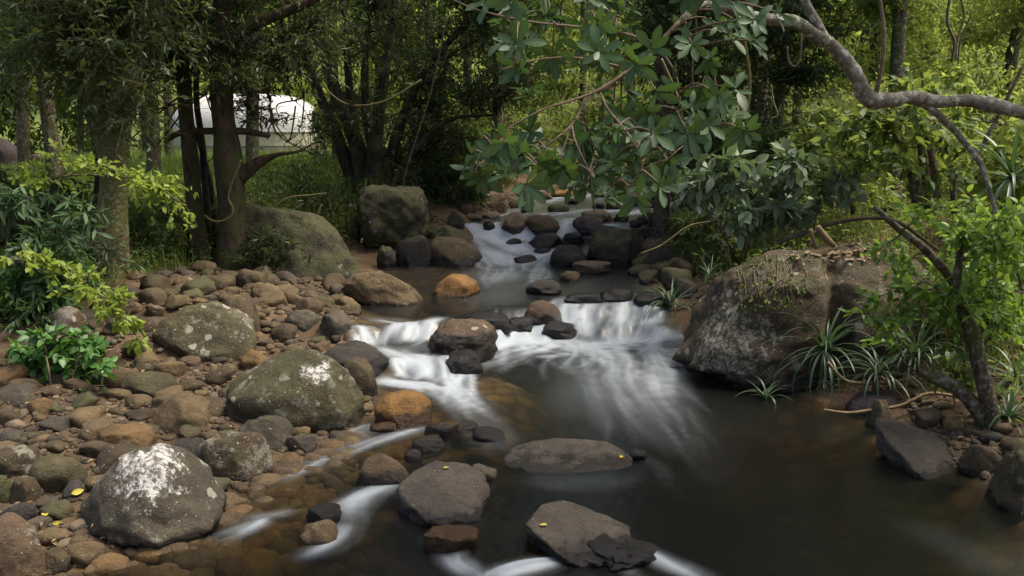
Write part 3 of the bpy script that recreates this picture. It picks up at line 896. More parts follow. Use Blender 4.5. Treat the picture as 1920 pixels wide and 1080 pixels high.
B('tiny tan stone', 'small tan stone in the pool below the flat grey rock', (1047, 507, 1088, 528), 'tan', 0, .1, .05, .8, 227, 3, name='river_stone', cat='stone')
B('flat grey rock', 'flat grey rock awash in front of the large mossy black boulder', (1072, 489, 1146, 514), 'grey', .05, 0, .03, .8, 229, 4, flat=.2)
B('black dome boulder', 'smooth black dome of rock in front of the large mossy black boulder', (1030, 458, 1110, 499), 'black', 0, .1, .1, .9, 233, 4, lump=.1)
B('mossy black boulder', 'large black boulder with mossy crown at the right of the upper cascade', (1099, 419, 1206, 492), 'dark', .1, .6, .08, .85, 239, 5, lump=.12)
B('wet slanted rock', 'low slanted black rock in the white water of the upper cascade', (982, 436, 1058, 466), 'black', 0, 0, .3, .8, 241, 4, taper=.3, lean=.2)
B('small black rock', 'small black rock beside the large mossy black boulder', (1054, 434, 1096, 460), 'black', 0, 0, .3, .8, 251, 4)
B('brown dome boulder', 'brown domed boulder at the top of the upper cascade', (980, 402, 1052, 437), 'brown', .1, .15, .08, .9, 257, 4, lump=.1)
B('grey block boulder', 'grey blocky boulder left of the brown domed boulder', (937, 397, 990, 434), 'pale', .1, .05, .12, .9, 263, 4, cuts=8, cutd=.75)
B('purple grey boulder', 'purple grey speckled boulder right of the brown domed boulder', (1073, 403, 1130, 433), 'purple', .2, .05, .06, .9, 269, 4)
B('tan flat boulder', 'tan flat boulder behind the purple grey speckled boulder', (1090, 391, 1152, 416), 'pale', .05, .05, .03, .9, 271, 4)
B('mid stream stone', 'low greenish stone in the far shallow water', (1026, 382, 1068, 398), 'olive', .2, .4, .03, .9, 277, 3, name='river_stone', cat='stone')
B('fall splash rock', 'black rock inside the left arm of the upper cascade', (902, 414, 930, 432), 'black', 0, 0, .3, .8, 281, 3, name='river_stone', cat='stone')
B('spray rock', 'wet dark rock half covered by foam below the upper cascade', (962, 477, 1008, 492), 'dark', 0, 0, .3, .8, 283, 3, name='river_stone', cat='stone')
B('foam rock', 'second wet rock in the foam of the upper cascade, upstream of the half covered one', (1000, 463, 1034, 478), 'dark', 0, 0, .3, .8, 293, 3, name='river_stone', cat='stone')
B('flat grey slab', 'long flat grey brown slab in the middle of the lower pool', (944, 824, 1186, 884), 'slate', .03, .0, .06, .6, 307, 5, flat=.0, lump=.12, sink=.45, tl=.8, slab=(.4, 8, 0))
B('round flat stone', 'broad round dark grey stone in the foreground shallows', (740, 871, 919, 977), 'slate', .06, .0, .085, 1.0, 311, 5, flat=.3, lump=.1, power=2.4, tl=.65, slab=(.6, 14, 0))
B('wet grey tail stone', 'small brown stone touching the back of the broad round dark grey stone', (868, 867, 931, 903), 'grey', .0, .05, .04, .8, 313, 3, name='river_stone', cat='stone')
B('wet brown rock', 'wet brown pointed rock left of the broad round dark grey stone', (666, 845, 773, 908), 'rust', .1, .05, .09, .7, 317, 4, taper=.35, lean=.2, rough=.05)
B('front boulder', 'grey brown flat topped boulder with black wet flank in the front of the stream', (983, 944, 1184, 1052), 'slate', .08, .0, .10, .95, 331, 5, flat=.3, lump=.13, tl=.65, slab=(.6, 14, 6))
B('front wet flank', 'black wet rock against the right side of the flat topped front boulder', (1090, 1002, 1240, 1066), 'black', 0, 0, .6, .9, 337, 5, rough=.13, lump=.3, cuts=8, cutd=.7, taper=.35, lean=-.3)
B('dark pair stone', 'small dark wet stone of the pair in the front shallows', (574, 944, 640, 988), 'dark', 0, 0, .2, .8, 347, 4, name='river_stone', cat='stone')
B('tan pair stone', 'small tan stone in front of its dark wet neighbour in the shallows', (559, 974, 633, 1021), 'tan', .15, .1, .03, .8, 349, 4, name='river_stone', cat='stone')
B('amber awash stone', 'amber stone awash in front of the broad round dark grey stone', (794, 986, 897, 1036), 'orange', 0, 0, .3, .8, 353, 4, flat=.2, name='river_stone', cat='stone')
for i, (bx, c, lb) in enumerate([((795, 790, 850, 820), 'brown', 'brown stone awash right of the bright orange wet stone'), ((770, 815, 835, 848), 'rust', 'reddish stone awash below the bright orange wet stone'),
        ((850, 786, 896, 808), 'rust', 'dark red stone awash at the tail of the left cascade'), ((757, 840, 792, 862), 'brown', 'small brown stone awash behind the wet brown pointed rock'),
        ((885, 800, 950, 828), 'dark', 'dark low stone awash upstream of the long flat slab'), ((1180, 840, 1215, 862), 'black', 'small black rock at the right tip of the long flat slab')]):
    B('awash stone', lb, bx, c, 0, 0, .3, .8, 400 + i, 3, name='river_stone', cat='stone')
# --- left bank upstream
B('square cliff boulder', 'tall square dark boulder covered in lichen and moss under the many-stemmed tree', (668, 344, 806, 466), (.042, .037, .022), .45, .75, 0, .8, 359, 5, rough=.07, taper=-.12, power=4., lump=.1, cuts=5, cutd=.95, sink=.05)  # mossy base colour darkened further to carry the canopy's shade
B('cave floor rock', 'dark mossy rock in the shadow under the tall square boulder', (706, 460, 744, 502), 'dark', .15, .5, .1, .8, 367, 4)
B('wet sloping boulder', 'brown wet sloping boulder at the left of the upper cascade', (798, 442, 914, 499), 'brown', .1, .35, .16, .8, 373, 4, taper=.3, lean=-.2, power=3.)
B('ledge boulder', 'mossy ledge of rock above the brown wet sloping boulder', (795, 420, 885, 462), 'olive', .1, .5, 0, .9, 379, 4)
B('mossy slope boulder', 'huge mossy boulder sloping down to the calm pool beneath the square boulder', (440, 378, 714, 520), (.055, .047, .025), .35, .6, .05, .7, 383, 5, rough=.07, taper=.5, lean=-.42, lump=.14, cuts=6, cutd=.8)  # moss brown deepened so the colour also holds the shade of the trees
B('round moss rock', 'small round mossy rock beside the tall square boulder', (638, 405, 676, 450), 'olive', .15, .6, 0, .8, 389, 4)
B('dark bank rock', 'dark blocky rock above the left arm of the upper cascade', (838, 396, 872, 436), 'dark', 0, .2, .1, .8, 397, 4)
B('cave wall rock', 'rock coloured near black for the shaded hollow between the square and sloping boulders', (740, 440, 810, 500), (.014, .012, .01), 0, .2, .1, .8, 401, 4)  # near-black colour stands for the shade inside the cave
for i, (bx, lb) in enumerate([((1150, 400, 1180, 415), 'dark wet stone in the far rapids right of the tan flat boulder'), ((1204, 390, 1234, 405), 'dark wet stone in the far rapids near the right shore'), ((1058, 371, 1086, 382), 'dark wet stone in the far shallows behind the low greenish stone'),
        ((1112, 360, 1134, 370), 'small dark stone at the far bend under the waxy leaves'), ((983, 359, 1010, 370), 'small dark stone at the far bend near the left shore'), ((1180, 411, 1206, 425), 'dark wet stone just upstream of the large mossy black boulder'), ((1080, 428, 1104, 440), 'black wet stone in the white water left of the large mossy black boulder'), ((948, 446, 980, 458), 'black wet stone breaking the white water below the grey blocky boulder')]):
    B('far stone', lb, bx, 'black', 0, .05, .12, .9, 480 + i, 3, name='river_stone', cat='stone')
for i, (bx, c, lb) in enumerate([((868, 399, 906, 414), 'tan', 'tan stone at the left head of the upper cascade'), ((900, 396, 938, 411), 'pale', 'pale flat stone at the left head of the upper cascade'),
        ((953, 369, 990, 390), 'pale', 'pale crusted rock on the far left shore'), ((914, 376, 950, 400), 'tan', 'tan blocky stone under the drooping grass on the far left shore'),
        ((1030, 355, 1075, 369), 'orange', 'orange stone at the far head of the stream'), ((1005, 360, 1035, 374), 'tan', 'tan stone beside the orange stone at the far head of the stream'), ((1136, 369, 1166, 393), 'tan', 'tan upright stone in the far shallows under the green branch'),
        ((1165, 380, 1190, 392), 'dark', 'dark stone right of the tan upright stone in the far shallows'), ((1185, 372, 1230, 388), 'slate', 'grey flat stone on the far right shore'),
        ((1190, 405, 1216, 420), 'dark', 'dark stone behind the large mossy black boulder'), ((1205, 425, 1240, 447), 'dark', 'black stone on the right shore beside the large mossy black boulder'),
        ((1110, 380, 1135, 391), 'black', 'black stone in the far rapids below the green branch'), ((975, 388, 1000, 398), 'dark', 'dark stone in the far water behind the grey blocky boulder'),
        ((1200, 448, 1252, 474), 'slate', 'grey stone on the right shore below the black stone'), ((1210, 470, 1262, 500), 'dark', 'dark stone on the right shore across from the flat grey rock'),
        ((1176, 494, 1232, 518), 'olive', 'mossy low stone at the right shore of the calm pool'), ((1196, 504, 1258, 528), 'olive', 'mossy wide stone nearest to the calm pool on the right shore'),
        ((1240, 500, 1300, 540), 'olive', 'lichened mossy block above the strap leaved tuft'), ((1260, 520, 1310, 556), 'dark', 'dark mossy block behind the strap leaved tuft')]):
    B('far stone', lb, bx, c, .15 if c == 'olive' else .0, .5 if c == 'olive' else .1, .05, .85, 430 + i, 3, name='river_stone', cat='stone')
# --- right bank
B('giant boulder', 'giant brown boulder crusted with lichen and roots on the right bank', (1272, 446, 1745, 716), (.105, .074, .04), .48, .4, .10, .62, 503, 6, power=3., lump=.14, cuts=5, cutd=.9, taper=.36, lean=.26, capuv=(1375, 640), capr=.42, sink=.2, rough=.06, crease=(.06, -.12, .10, .34))
B('triangular slab', 'flat triangular dark slab at the right shore of the lower pool', (1655, 778, 1818, 888), 'slate', .03, .05, .04, 1.2, 509, 5, flat=.1, lump=.16, cuts=5, cutd=.8, tl=.9, slab=(.34, 12, 9), sink=.4)
B('upright shore stone', 'small upright olive stone at the pointed end of the triangular slab', (1626, 748, 1675, 802), 'olive', .05, .15, .04, .8, 521, 4, name='river_stone', cat='stone')
B('right corner boulder', 'rounded olive boulder at the right edge of the lower pool', (1858, 842, 1990, 955), 'olive', .15, .3, .05, .8, 523, 5, power=3.)
B('dark red rock', 'flat dark reddish rock behind the upright olive stone', (1590, 728, 1695, 775), 'purple', 0, .05, .05, .8, 541, 4, sink=.55, tl=.8, slab=(.5, 8, 0))
B('mud stone', 'earth coloured stone between the triangular slab and the right edge boulder', (1800, 830, 1870, 890), 'brown', .05, .1, .04, .8, 547, 4, name='river_stone', cat='stone')
B('root stone', 'brown stone under the leaning trunk behind the triangular slab', (1715, 765, 1770, 800), 'brown', .05, .1, 0, .8, 557, 4, name='river_stone', cat='stone')
# --- far left lawn
B('purple lawn rock', 'purple brown rock mound on the lawn at the far left', (-45, 258, 44, 312), 'purple', .05, .05, 0, .8, 563, 4, water=False, taper=.5)
B('low lawn rock', 'low purple brown rock on the lawn right of the mound', (52, 288, 96, 306), 'purple', .05, .05, 0, .8, 569, 3, water=False)

# ------------------------------------------------------------------ cobbles of the bars: the 300 largest one by one, the rest as pebbles
rg = np.random.default_rng(77)
BAR = np.array([(0, 700), (40, 640), (120, 590), (200, 555), (260, 520), (380, 505), (470, 495), (560, 485), (640, 500), (672, 560), (668, 600), (655, 640), (700, 690), (690, 780), (600, 850), (520, 885), (410, 940), (300, 1020), (150, 1062), (110, 1100), (-10, 1120), (-60, 900)])
RBAR = np.array([(1180, 352), (1235, 355), (1330, 360), (1340, 420), (1300, 480), (1290, 540), (1240, 560), (1215, 530), (1190, 500), (1205, 470), (1215, 430), (1235, 400), (1230, 375)])
LBAR = np.array([(870, 400), (905, 380), (960, 362), (1010, 345), (1075, 342), (1060, 356), (1000, 374), (960, 388), (900, 410)])
RSH = np.array([(1690, 745), (1780, 760), (1890, 800), (1960, 850), (1860, 905), (1790, 870), (1720, 800)])
SHAL = np.array([(590, 842), (680, 800), (800, 800), (900, 830), (760, 850), (690, 880), (640, 960), (760, 1000), (960, 940), (980, 1060), (700, 1090), (300, 1090), (150, 1070), (310, 1020), (420, 940)])
def inpoly(u, v, P):
    r = np.zeros(np.shape(u), bool)
    for i in range(len(P)):
        x1, y1 = P[i]; x2, y2 = P[(i + 1) % len(P)]
        if y1 != y2:
            r ^= ((y1 > v) != (y2 > v)) & (u < (x2 - x1) * (v - y1) / (y2 - y1) + x1)
    return r
def scatter(n, xr, yr, poly):
    x, y = rg.uniform(*xr, n), rg.uniform(*yr, n)
    z = ground(x, y)
    p = np.stack([x, y, z], -1)
    u, v, _ = project(p)
    return p[inpoly(u, v, poly)]
HC = np.array([h[1] for h in HERO]); HS = np.array([h[2] for h in HERO])
def clear(p, r):
    q = (p[:2] - HC[:, :2]) / (HS[:, :2] * .92 + r * .5)
    return (q ** 2).sum(1).min() > 1
placed = []
def pack(cand, rad):
    for p, r in zip(cand, rad):
        if not clear(p, r): continue
        if placed:
            A = np.array(placed)
            if (np.hypot(A[:, 0] - p[0], A[:, 1] - p[1]) < (A[:, 3] + r) * .86).any(): continue
        placed.append((p[0], p[1], p[2], r))
c1 = scatter(16000, (-8, 0), (4.2, 14.5), BAR)
pack(c1[:110], rg.uniform(.13, .21, 110))
pack(c1[160:600], rg.uniform(.085, .13, 440))
pack(c1[900:1700], rg.uniform(.05, .085, 800))
n_bar = len(placed)
c2 = scatter(9000, (1.5, 7), (12.5, 27), RBAR)
pack(c2[:160], rg.uniform(.14, .30, 160)); pack(c2[160:500], rg.uniform(.09, .15, 340))
c3 = scatter(6000, (-2, 3), (15.5, 27), LBAR); pack(c3[:90], rg.uniform(.10, .24, 90))
c4 = scatter(9000, (2.5, 6), (4.5, 9), RSH); pack(c4[:60], rg.uniform(.05, .11, 60))
A = np.array(placed)
_, _, dep = project(A[:, :3])
order = np.argsort(-(A[:, 3] / dep))
big_ids, small_ids = order[:300], order[300:]
CSH = []
for k in range(26):
    P, F = rock_shape(900 + k, 3, power=rg.uniform(2., 3.4), lump=rg.uniform(.12, .3), cuts=int(rg.integers(2, 9)), cutd=rg.uniform(.66, .95), rough=.05)
    CSH.append(mesh_np('cobble', P, [F], M['rock']))
CKEY = [('tan', 'tan'), ('brown', 'brown'), ('olive', 'olive'), ('grey', 'grey'), ('ochre', 'ochre'), ('rust', 'reddish brown'), ('dark', 'dark')]
ORD = ['nearest', 'second nearest', 'third nearest', 'fourth nearest', 'fifth nearest', 'sixth nearest', 'seventh nearest', 'eighth nearest', 'ninth nearest', 'tenth nearest', 'eleventh nearest', 'twelfth nearest', 'thirteenth nearest', 'fourteenth nearest', 'fifteenth nearest', 'sixteenth nearest', 'seventeenth nearest', 'eighteenth nearest', 'nineteenth nearest', 'twentieth nearest']
cobbles = []
for i in big_ids:
    x, y, z, r = A[i]
    pw = np.array([.24, .34, .09, .13, .06, .1, .04])
    if x > 1 and y > 12: pw = np.array([.1, .2, .28, .14, .02, .06, .2])
    ci = int(rg.choice(7, p=pw / pw.sum()))
    key, word = CKEY[ci]
    sz = 'small' if r < .085 else 'middling' if r < .125 else 'large'
    asp = rg.uniform(.62, 1.0)
    o = link('cobble', CSH[int(rg.integers(26))], None, (x, y, z + r * .22))
    o.scale = (r * 1.1, r * 1.1 * asp, r * rg.uniform(.55, .8))
    o.rotation_euler = (rg.normal(0, .14), rg.normal(0, .14), rg.uniform(0, 6.28))
    c = np.array(COL[key]) * rg.uniform(.8, 1.2)
    set_rock(o, c, max(0, rg.normal(.0, .2)), (.35 + .3 * rg.random()) if key == 'olive' else max(0, rg.normal(.05, .15)), wlev(x, y) + .03)
    n0 = np.argsort((((HC[:, :2] - [x, y]) ** 2).sum(1)) ** .5 - HS[:, 0])
    for hi in n0:
        if HERO[hi][0] not in ('awash stone', 'far stone', 'cascade stone'): break
    dd = math.hypot(HC[hi, 0] - x, HC[hi, 1] - y)
    cobbles.append((o, sz, word, HERO[hi][0], dd))
    tag(o, None, 'cobble', 'cobbles of the gravel bank' if x < 0 else 'cobbles of the far shores' if y > 12 else 'cobbles of the right shore')
bykey = {}
for c in cobbles: bykey.setdefault((c[1], c[2], c[3]), []).append(c)
for (sz, word, sh), cs in bykey.items():
    cs.sort(key=lambda q: q[4])
    for k, q in enumerate(cs):
        q[0]['label'] = f'{sz} {word} cobble beside the {sh}' if len(cs) == 1 else f'{sz} {word} cobble, {ORD[min(k, 19)]} of its colour to the {sh}'
# pebbles and the stones past the limit, one sheet of loose stuff
def pebbles(name, P, rad, sub, label, wet=-9., cols=None):
    """loose stones joined by the colour they share"""
    groups = rg.integers(0, len(cols), len(P))
    for g, (key, word) in enumerate(cols):
        m = groups == g
        if not m.any(): continue
        V0, F0 = ICO[sub]
        n = int(m.sum()); k = len(V0)
        lump = 1 + .16 * vnoise((V0[None] * 1.3 + rg.uniform(-50, 50, (n, 1, 3))), 3)
        S = np.stack([rad[m] * rg.uniform(.85, 1.3, n), rad[m] * rg.uniform(.65, 1., n), rad[m] * rg.uniform(.5, .75, n)], -1)
        a = rg.uniform(0, 6.28, n); ca, sa = np.cos(a)[:, None], np.sin(a)[:, None]
        L = V0[None] * lump[:, :, None] * S[:, None, :]
        V = np.stack([L[..., 0] * ca - L[..., 1] * sa, L[..., 0] * sa + L[..., 1] * ca, L[..., 2]], -1) + P[m][:, None, :]
        o = link(name, mesh_np(name, V.reshape(-1, 3), [(F0[None] + (np.arange(n) * k)[:, None, None]).reshape(-1, 3)], M['rock']))
        set_rock(o, np.array(COL[key]) * 1.0, .02, .0, wet)
        tag(o, label % word, None, 'loose pebbles', 'stuff')
PC = [('tan', 'tan'), ('brown', 'brown'), ('pale', 'pale'), ('rust', 'reddish'), ('grey', 'grey')]
S_ = A[small_ids]
pp, pr = [S_[:, :3] + np.array([0, 0, 1]) * S_[:, 3:] * .2], [S_[:, 3]]
c5 = c1[3200:7000]
pp.append(c5 + [0, 0, .006]); pr.append(rg.gamma(3.2, .0078, len(c5)) + .008)
cx = scatter(5600, (-6, -1), (4.3, 9.), BAR)
pp.append(cx + [0, 0, .005]); pr.append(rg.gamma(4., .005, len(cx)) + .006)
pp.append(c4[60:1200] + [0, 0, .004]); pr.append(rg.gamma(3., .006, len(c4[60:1200])) + .007)
pp.append(c2[500:1100] + [0, 0, .01]); pr.append(rg.uniform(.04, .11, len(c2[500:1100])))
pp.append(c3[90:400] + [0, 0, .01]); pr.append(rg.uniform(.04, .11, len(c3[90:400])))
pp, pr = np.vstack(pp), np.concatenate(pr)
pebbles('pebbles', pp, pr, 2, 'loose %s pebbles between the cobbles', cols=PC)
c6 = scatter(9000, (-4, 1.5), (4.2, 9), SHAL)[:420]
pebbles('streambed_pebbles', c6 + [0, 0, .0], rg.uniform(.05, .15, len(c6)) * .9, 2, '%s stones under the shallow water', cols=[('tan', 'tan'), ('ochre', 'ochre'), ('rust', 'reddish'), ('brown', 'brown')])
print('rocks', round(time.time() - T0, 1), len(placed), n_bar)
# ------------------------------------------------------------------ plants
rng = np.random.default_rng(2024)
# openings in the foliage: (u0, v0, u1, v1, nearer than, share kept)
OPEN = [(172, 325, 246, 525, 11.1, .12), (296, 178, 588, 306, 35, .10), (905, 356, 1262, 720, 40, .0), (180, 150, 270, 330, 11.3, .3), (0, 262, 165, 335, 33, .25), (585, 300, 660, 345, 33, .4), (640, 480, 900, 700, 40, 0.)]
def opened(P, rg_):
    u, v, d = project(P)
    k = np.ones(len(P), bool)
    for u0, v0, u1, v1, ym, sh in OPEN:
        m = (u > u0) & (u < u1) & (v > v0) & (v < v1) & (P[:, 1] < ym) & (d > 0)
        k &= ~(m & (rg_.random(len(P)) > sh))
    return k

def pl(px, Y):
    out = []
    for q in px:
        y = Y + (q[2] if len(q) > 2 else 0)
        out.append(at(q[0], q[1], y))
    return np.array(out)
def pw(wpx, Y):
    return [w_ / 2 / FPX * Y for w_ in wpx]

def bcurve(p0, p1, rg_, arc=.12, jit=.05, n=6):
    t = np.linspace(0, 1, n)[:, None]
    L = np.linalg.norm(p1 - p0)
    P = p0 * (1 - t) + p1 * t
    P[:, 2] += arc * L * np.sin(np.pi * t[:, 0])
    P[1:-1] += rg_.normal(0, jit * L, (n - 2, 3))
    return P

def twig_set(pts, n, L, rg_, lo=.3, flat=.5):
    pts = catmull(pts, 24)
    i = (rg_.uniform(lo, 1, n) * 23).astype(int)
    tan = nrm(np.gradient(pts, axis=0))[i]
    d = rg_.normal(size=(n, 3)) * np.array([1, 1, flat])
    d = nrm(nrm(d) + tan * .7)
    return pts[i], d, L * rg_.uniform(.45, 1.2, n)

def twig_leaves(S, D, Ls, per, LL, rg_, droop, up=.8, hang=.35):
    n = len(S)
    t = np.tile(np.linspace(.15, 1.02, per), (n, 1)) + rg_.normal(0, .04, (n, per))
    P = S[:, None] + D[:, None] * (Ls[:, None] * t)[:, :, None]
    P[..., 2] -= droop * Ls[:, None] * t ** 2
    d = D[:, None] * .55 + rg_.normal(size=(n, per, 3)) * .65 + np.array([0, 0, -hang])
    N = rg_.normal(size=(n, per, 3)) * .55 + np.array([0, 0, up])
    L = LL * rg_.uniform(.65, 1.25, (n, per))
    return P.reshape(-1, 3), d.reshape(-1, 3), N.reshape(-1, 3), L.ravel()

def add_twigs(soup, S, D, Ls, droop, r):
    for s, d, l in zip(S, D, Ls):
        e = s + d * l; m = s + d * l * .5
        e = e - [0, 0, droop * l]; m = m - [0, 0, droop * l * .25]
        soup.tube([s, m, e], [r, r * .7, r * .35], seg=3, n=3)

def tree(name, label, cat, group, trunks, targets, bark, leafm, rg_, ntw=18, twl=.7, per=10, LL=.12, LW=.42, tm=TS, br=.03,
         droop=.2, hang=.35, tseg=10, twigs=1, start=None, rough=.1, flute=0., pieces=True, stem='trunk', cull=True, arc=.1, lo=.3):
    base = np.array(trunks[0][0][0])
    t = thing(name, base, label, cat, group)
    samples = []
    for i, (P, r) in enumerate(trunks):
        s = Soup().tube(P, r, seg=tseg, n=max(10, len(P) * 5), rough=rough, seed=int(rg_.integers(99)), flute=flute if i == 0 else 0)
        s.build(stem if i == 0 else 'stem', bark, t)
        samples.append(catmull(P, 30))
    SM = np.vstack(samples)
    Ps, Ds, Ns, Ls_ = [], [], [], []
    joint = Soup()
    for tg in targets:
        hd = np.linalg.norm(SM[:, :2] - tg[:2], axis=1)
        k = np.argmin(hd * .7 + np.abs(SM[:, 2] - (tg[2] - .35 * hd)))
        pts = bcurve(SM[k], np.asarray(tg, float), rg_, arc)
        sp = Soup() if pieces else joint
        L = np.linalg.norm(SM[k] - tg)
        r0 = br * (.5 + .25 * L)
        sp.tube(pts, [r0, r0 * .7, r0 * .3], seg=6 if pts[0][1] < 13 else 4, n=14 if pts[0][1] < 13 else 8, rough=.1, seed=3)
        S, D, l = twig_set(pts, ntw, twl, rg_, lo)
        if twigs: add_twigs(sp, S[::twigs], D[::twigs], l[::twigs], droop, max(.004, br * .13))
        if pieces: sp.build('branch', bark, t)
        a, b_, c, e = twig_leaves(S, D, l, per, LL, rg_, droop, hang=hang)
        Ps.append(a); Ds.append(b_); Ns.append(c); Ls_.append(e)
    if not pieces and joint.n: joint.build('branch', bark, t)
    if Ps:
        P, D, N, L = map(np.concatenate, (Ps, Ds, Ns, Ls_))
        k = opened(P, rg_) if cull else np.ones(len(P), bool)
        k &= P[:, 2] > np.where(np.abs(P[:, 0]) < 30, -5, -5)
        if k.any(): foliage('crown', P[k], D[k], N[k], L[k], LW, tm, leafm, t, rg_)
    return t

def box_targets(n, u0, v0, u1, v1, Y0, Y1, rg_):
    return np.array([at(rg_.uniform(u0, u1), rg_.uniform(v0, v1), rg_.uniform(Y0, Y1)) for _ in range(n)])
def dome_targets(n, c, rad, rg_, zsq=.8, low=-.2):
    d = nrm(rg_.normal(size=(n, 3))); d[:, 2] = np.abs(d[:, 2]) * (1 - low) + low
    return np.asarray(c) + d * rad * np.array([1, 1, zsq]) * rg_.uniform(.55, 1.05, (n, 1))

# --- left bank: the four trees with a history in the picture
Y1 = on_ground(205, 520)[1] + .15
t1 = tree('tree', 'big mossy green trunk forking high, leftmost large tree on the left bank', 'tree', None,
     [(pl([(203, 535), (206, 470), (212, 390), (217, 310), (222, 240), (236, 150), (250, 60), (262, -40), (262, -250)], Y1), pw([78, 62, 52, 44, 46, 44, 40, 36, 26], Y1)),
      (pl([(212, 320), (196, 270), (180, 190), (170, 110), (163, 20), (150, -80), (130, -260)], Y1), pw([34, 34, 30, 28, 28, 26, 18], Y1))],
     np.vstack([box_targets(24, 30, -60, 335, 160, Y1 - 1.2, Y1 + 1.6, rng), box_targets(10, -60, -400, 400, -120, Y1 - 2, Y1 + 2, rng), box_targets(3, 215, 205, 275, 250, Y1 - .9, Y1 - .4, rng)]),
     M['bark_moss'], M['shaded_leaf'], rng, ntw=30, twl=.75, per=11, LL=.12, LW=.36, br=.028, tseg=14, flute=.25)
Y2 = on_ground(372, 490)[1]
t2 = tree('tree', 'slim straight dark trunk left of the forked red brown trunk', 'tree', None,
     [(pl([(378, 500), (368, 420), (362, 340), (352, 250), (345, 170), (338, 80), (330, -20), (322, -240)], Y2), pw([40, 32, 29, 28, 26, 25, 24, 16], Y2))],
     np.vstack([box_targets(14, 260, -40, 440, 150, Y2 - 1, Y2 + 1.2, rng), box_targets(8, 150, -400, 500, -120, Y2 - 2, Y2 + 2, rng)]),
     M['bark_red'], M['shaded_leaf'], rng, ntw=28, twl=.7, per=11, LL=.12, LW=.3, br=.026, flute=.2)
Y3 = on_ground(432, 505)[1]
t3 = tree('tree', 'reddish brown trunk with a broken side limb and a looping vine', 'tree', None,
     [(pl([(436, 512), (434, 440), (432, 370), (428, 300), (420, 230), (413, 150), (412, 60), (420, -30), (430, -240)], Y3), pw([62, 52, 50, 50, 40, 36, 33, 32, 20], Y3)),
      (pl([(436, 345), (460, 322), (490, 302), (520, 290, -.1), (560, 283, -.2), (600, 262, -.2)], Y3), pw([30, 26, 20, 9, 5, 3], Y3)),
      (pl([(425, 248), (455, 246), (505, 254)], Y3), pw([16, 13, 10], Y3)), (pl([(416, 246), (370, 246, .2), (335, 250, .3), (310, 264, .3)], Y3), pw([14, 13, 12, 9], Y3)),
      (pl([(412, 120), (440, 72), (490, 40), (560, 12), (640, -30)], Y3), pw([28, 24, 21, 18, 14], Y3))],
     np.vstack([box_targets(18, 400, -60, 640, 140, Y3 - 1, Y3 + 1.4, rng), box_targets(9, 300, -420, 700, -120, Y3 - 2, Y3 + 2, rng), box_targets(6, 450, 180, 560, 285, Y3 - .2, Y3 + .3, rng)]),
     M['bark_red'], M['shaded_leaf'], rng, ntw=28, twl=.7, per=11, LL=.12, LW=.3, br=.026, flute=.2)
Y2b = Y3 + .5
tree('tree', 'pair of thin dark stems standing between the two red brown trunks', 'tree', None,
     [(pl([(392, 490), (390, 420), (384, 340), (378, 260), (368, 180), (372, 80), (380, -60)], Y2b), pw([16, 14, 13, 12, 11, 9, 6], Y2b)),
      (pl([(400, 490), (402, 430), (396, 350), (380, 290), (366, 240)], Y2b + .3), pw([14, 12, 10, 9, 7], Y2b))],
     box_targets(5, 330, -60, 430, 60, Y2b - .6, Y2b + .6, rng), M['bark_dark'], M['shaded_leaf'], rng, ntw=16, LL=.11, LW=.3, br=.02)
tree('tree', 'dark crooked stem leaning behind the big mossy trunk', 'tree', None,
     [(pl([(172, 478), (182, 400), (186, 330), (178, 250), (150, 170), (135, 60), (120, -80)], Y1 + 1.2), pw([24, 20, 18, 16, 14, 12, 8], Y1 + 1.2))],
     box_targets(8, 0, -60, 220, 110, Y1 + .3, Y1 + 2.6, rng), M['bark_dark'], M['shaded_leaf'], rng, ntw=26, LL=.12, LW=.36, br=.024)
Y4 = 17.2
st = [[(690, 425), (686, 350), (668, 270), (640, 200), (612, 120), (590, 40), (560, -60), (540, -200)], [(668, 420), (660, 340), (632, 255), (600, 180), (570, 90), (552, 0), (540, -100)],
      [(700, 420), (700, 340), (704, 260), (716, 170), (730, 80), (742, -20), (750, -150)], [(716, 420), (722, 340), (742, 260), (768, 190), (800, 130), (850, 70), (900, 30)],
      [(680, 420), (676, 330), (664, 240), (654, 150), (648, 60), (640, -60)], [(728, 415), (740, 350), (764, 300), (806, 250), (850, 222), (930, 215)], [(706, 420), (712, 330), (690, 230), (684, 140), (690, 40), (700, -80)]]
sw = [[46, 40, 30, 24, 20, 17, 14, 9], [34, 28, 22, 18, 15, 12, 9], [40, 34, 26, 20, 16, 14, 9], [38, 30, 22, 17, 14, 11, 7], [30, 26, 19, 15, 12, 8], [26, 20, 15, 11, 8, 4], [34, 28, 18, 14, 11, 8]]
tree('tree', 'big dark tree of many fanning stems behind the tall square boulder', 'tree', None,
     [(pl([(*q, .25 * math.sin(i * 2.1) + j * .05 * math.cos(i * 1.7)) for j, q in enumerate(s)], Y4), pw(w_, Y4)) for i, (s, w_) in enumerate(zip(st, sw))],
     np.vstack([box_targets(44, 560, -60, 980, 260, Y4 - 1.5, Y4 + 1.8, rng), box_targets(16, 860, -120, 1180, 130, Y4 - 1.2, Y4 + 2.4, rng), box_targets(14, 450, -300, 1050, -100, Y4 - 2, Y4 + 2, rng), box_targets(8, 740, 180, 900, 330, Y4 - .6, Y4 + .8, rng)]),
     M['bark_dark'], M['shaded_leaf'], rng, ntw=26, twl=.8, per=10, LL=.13, LW=.3, br=.028, flute=.2)

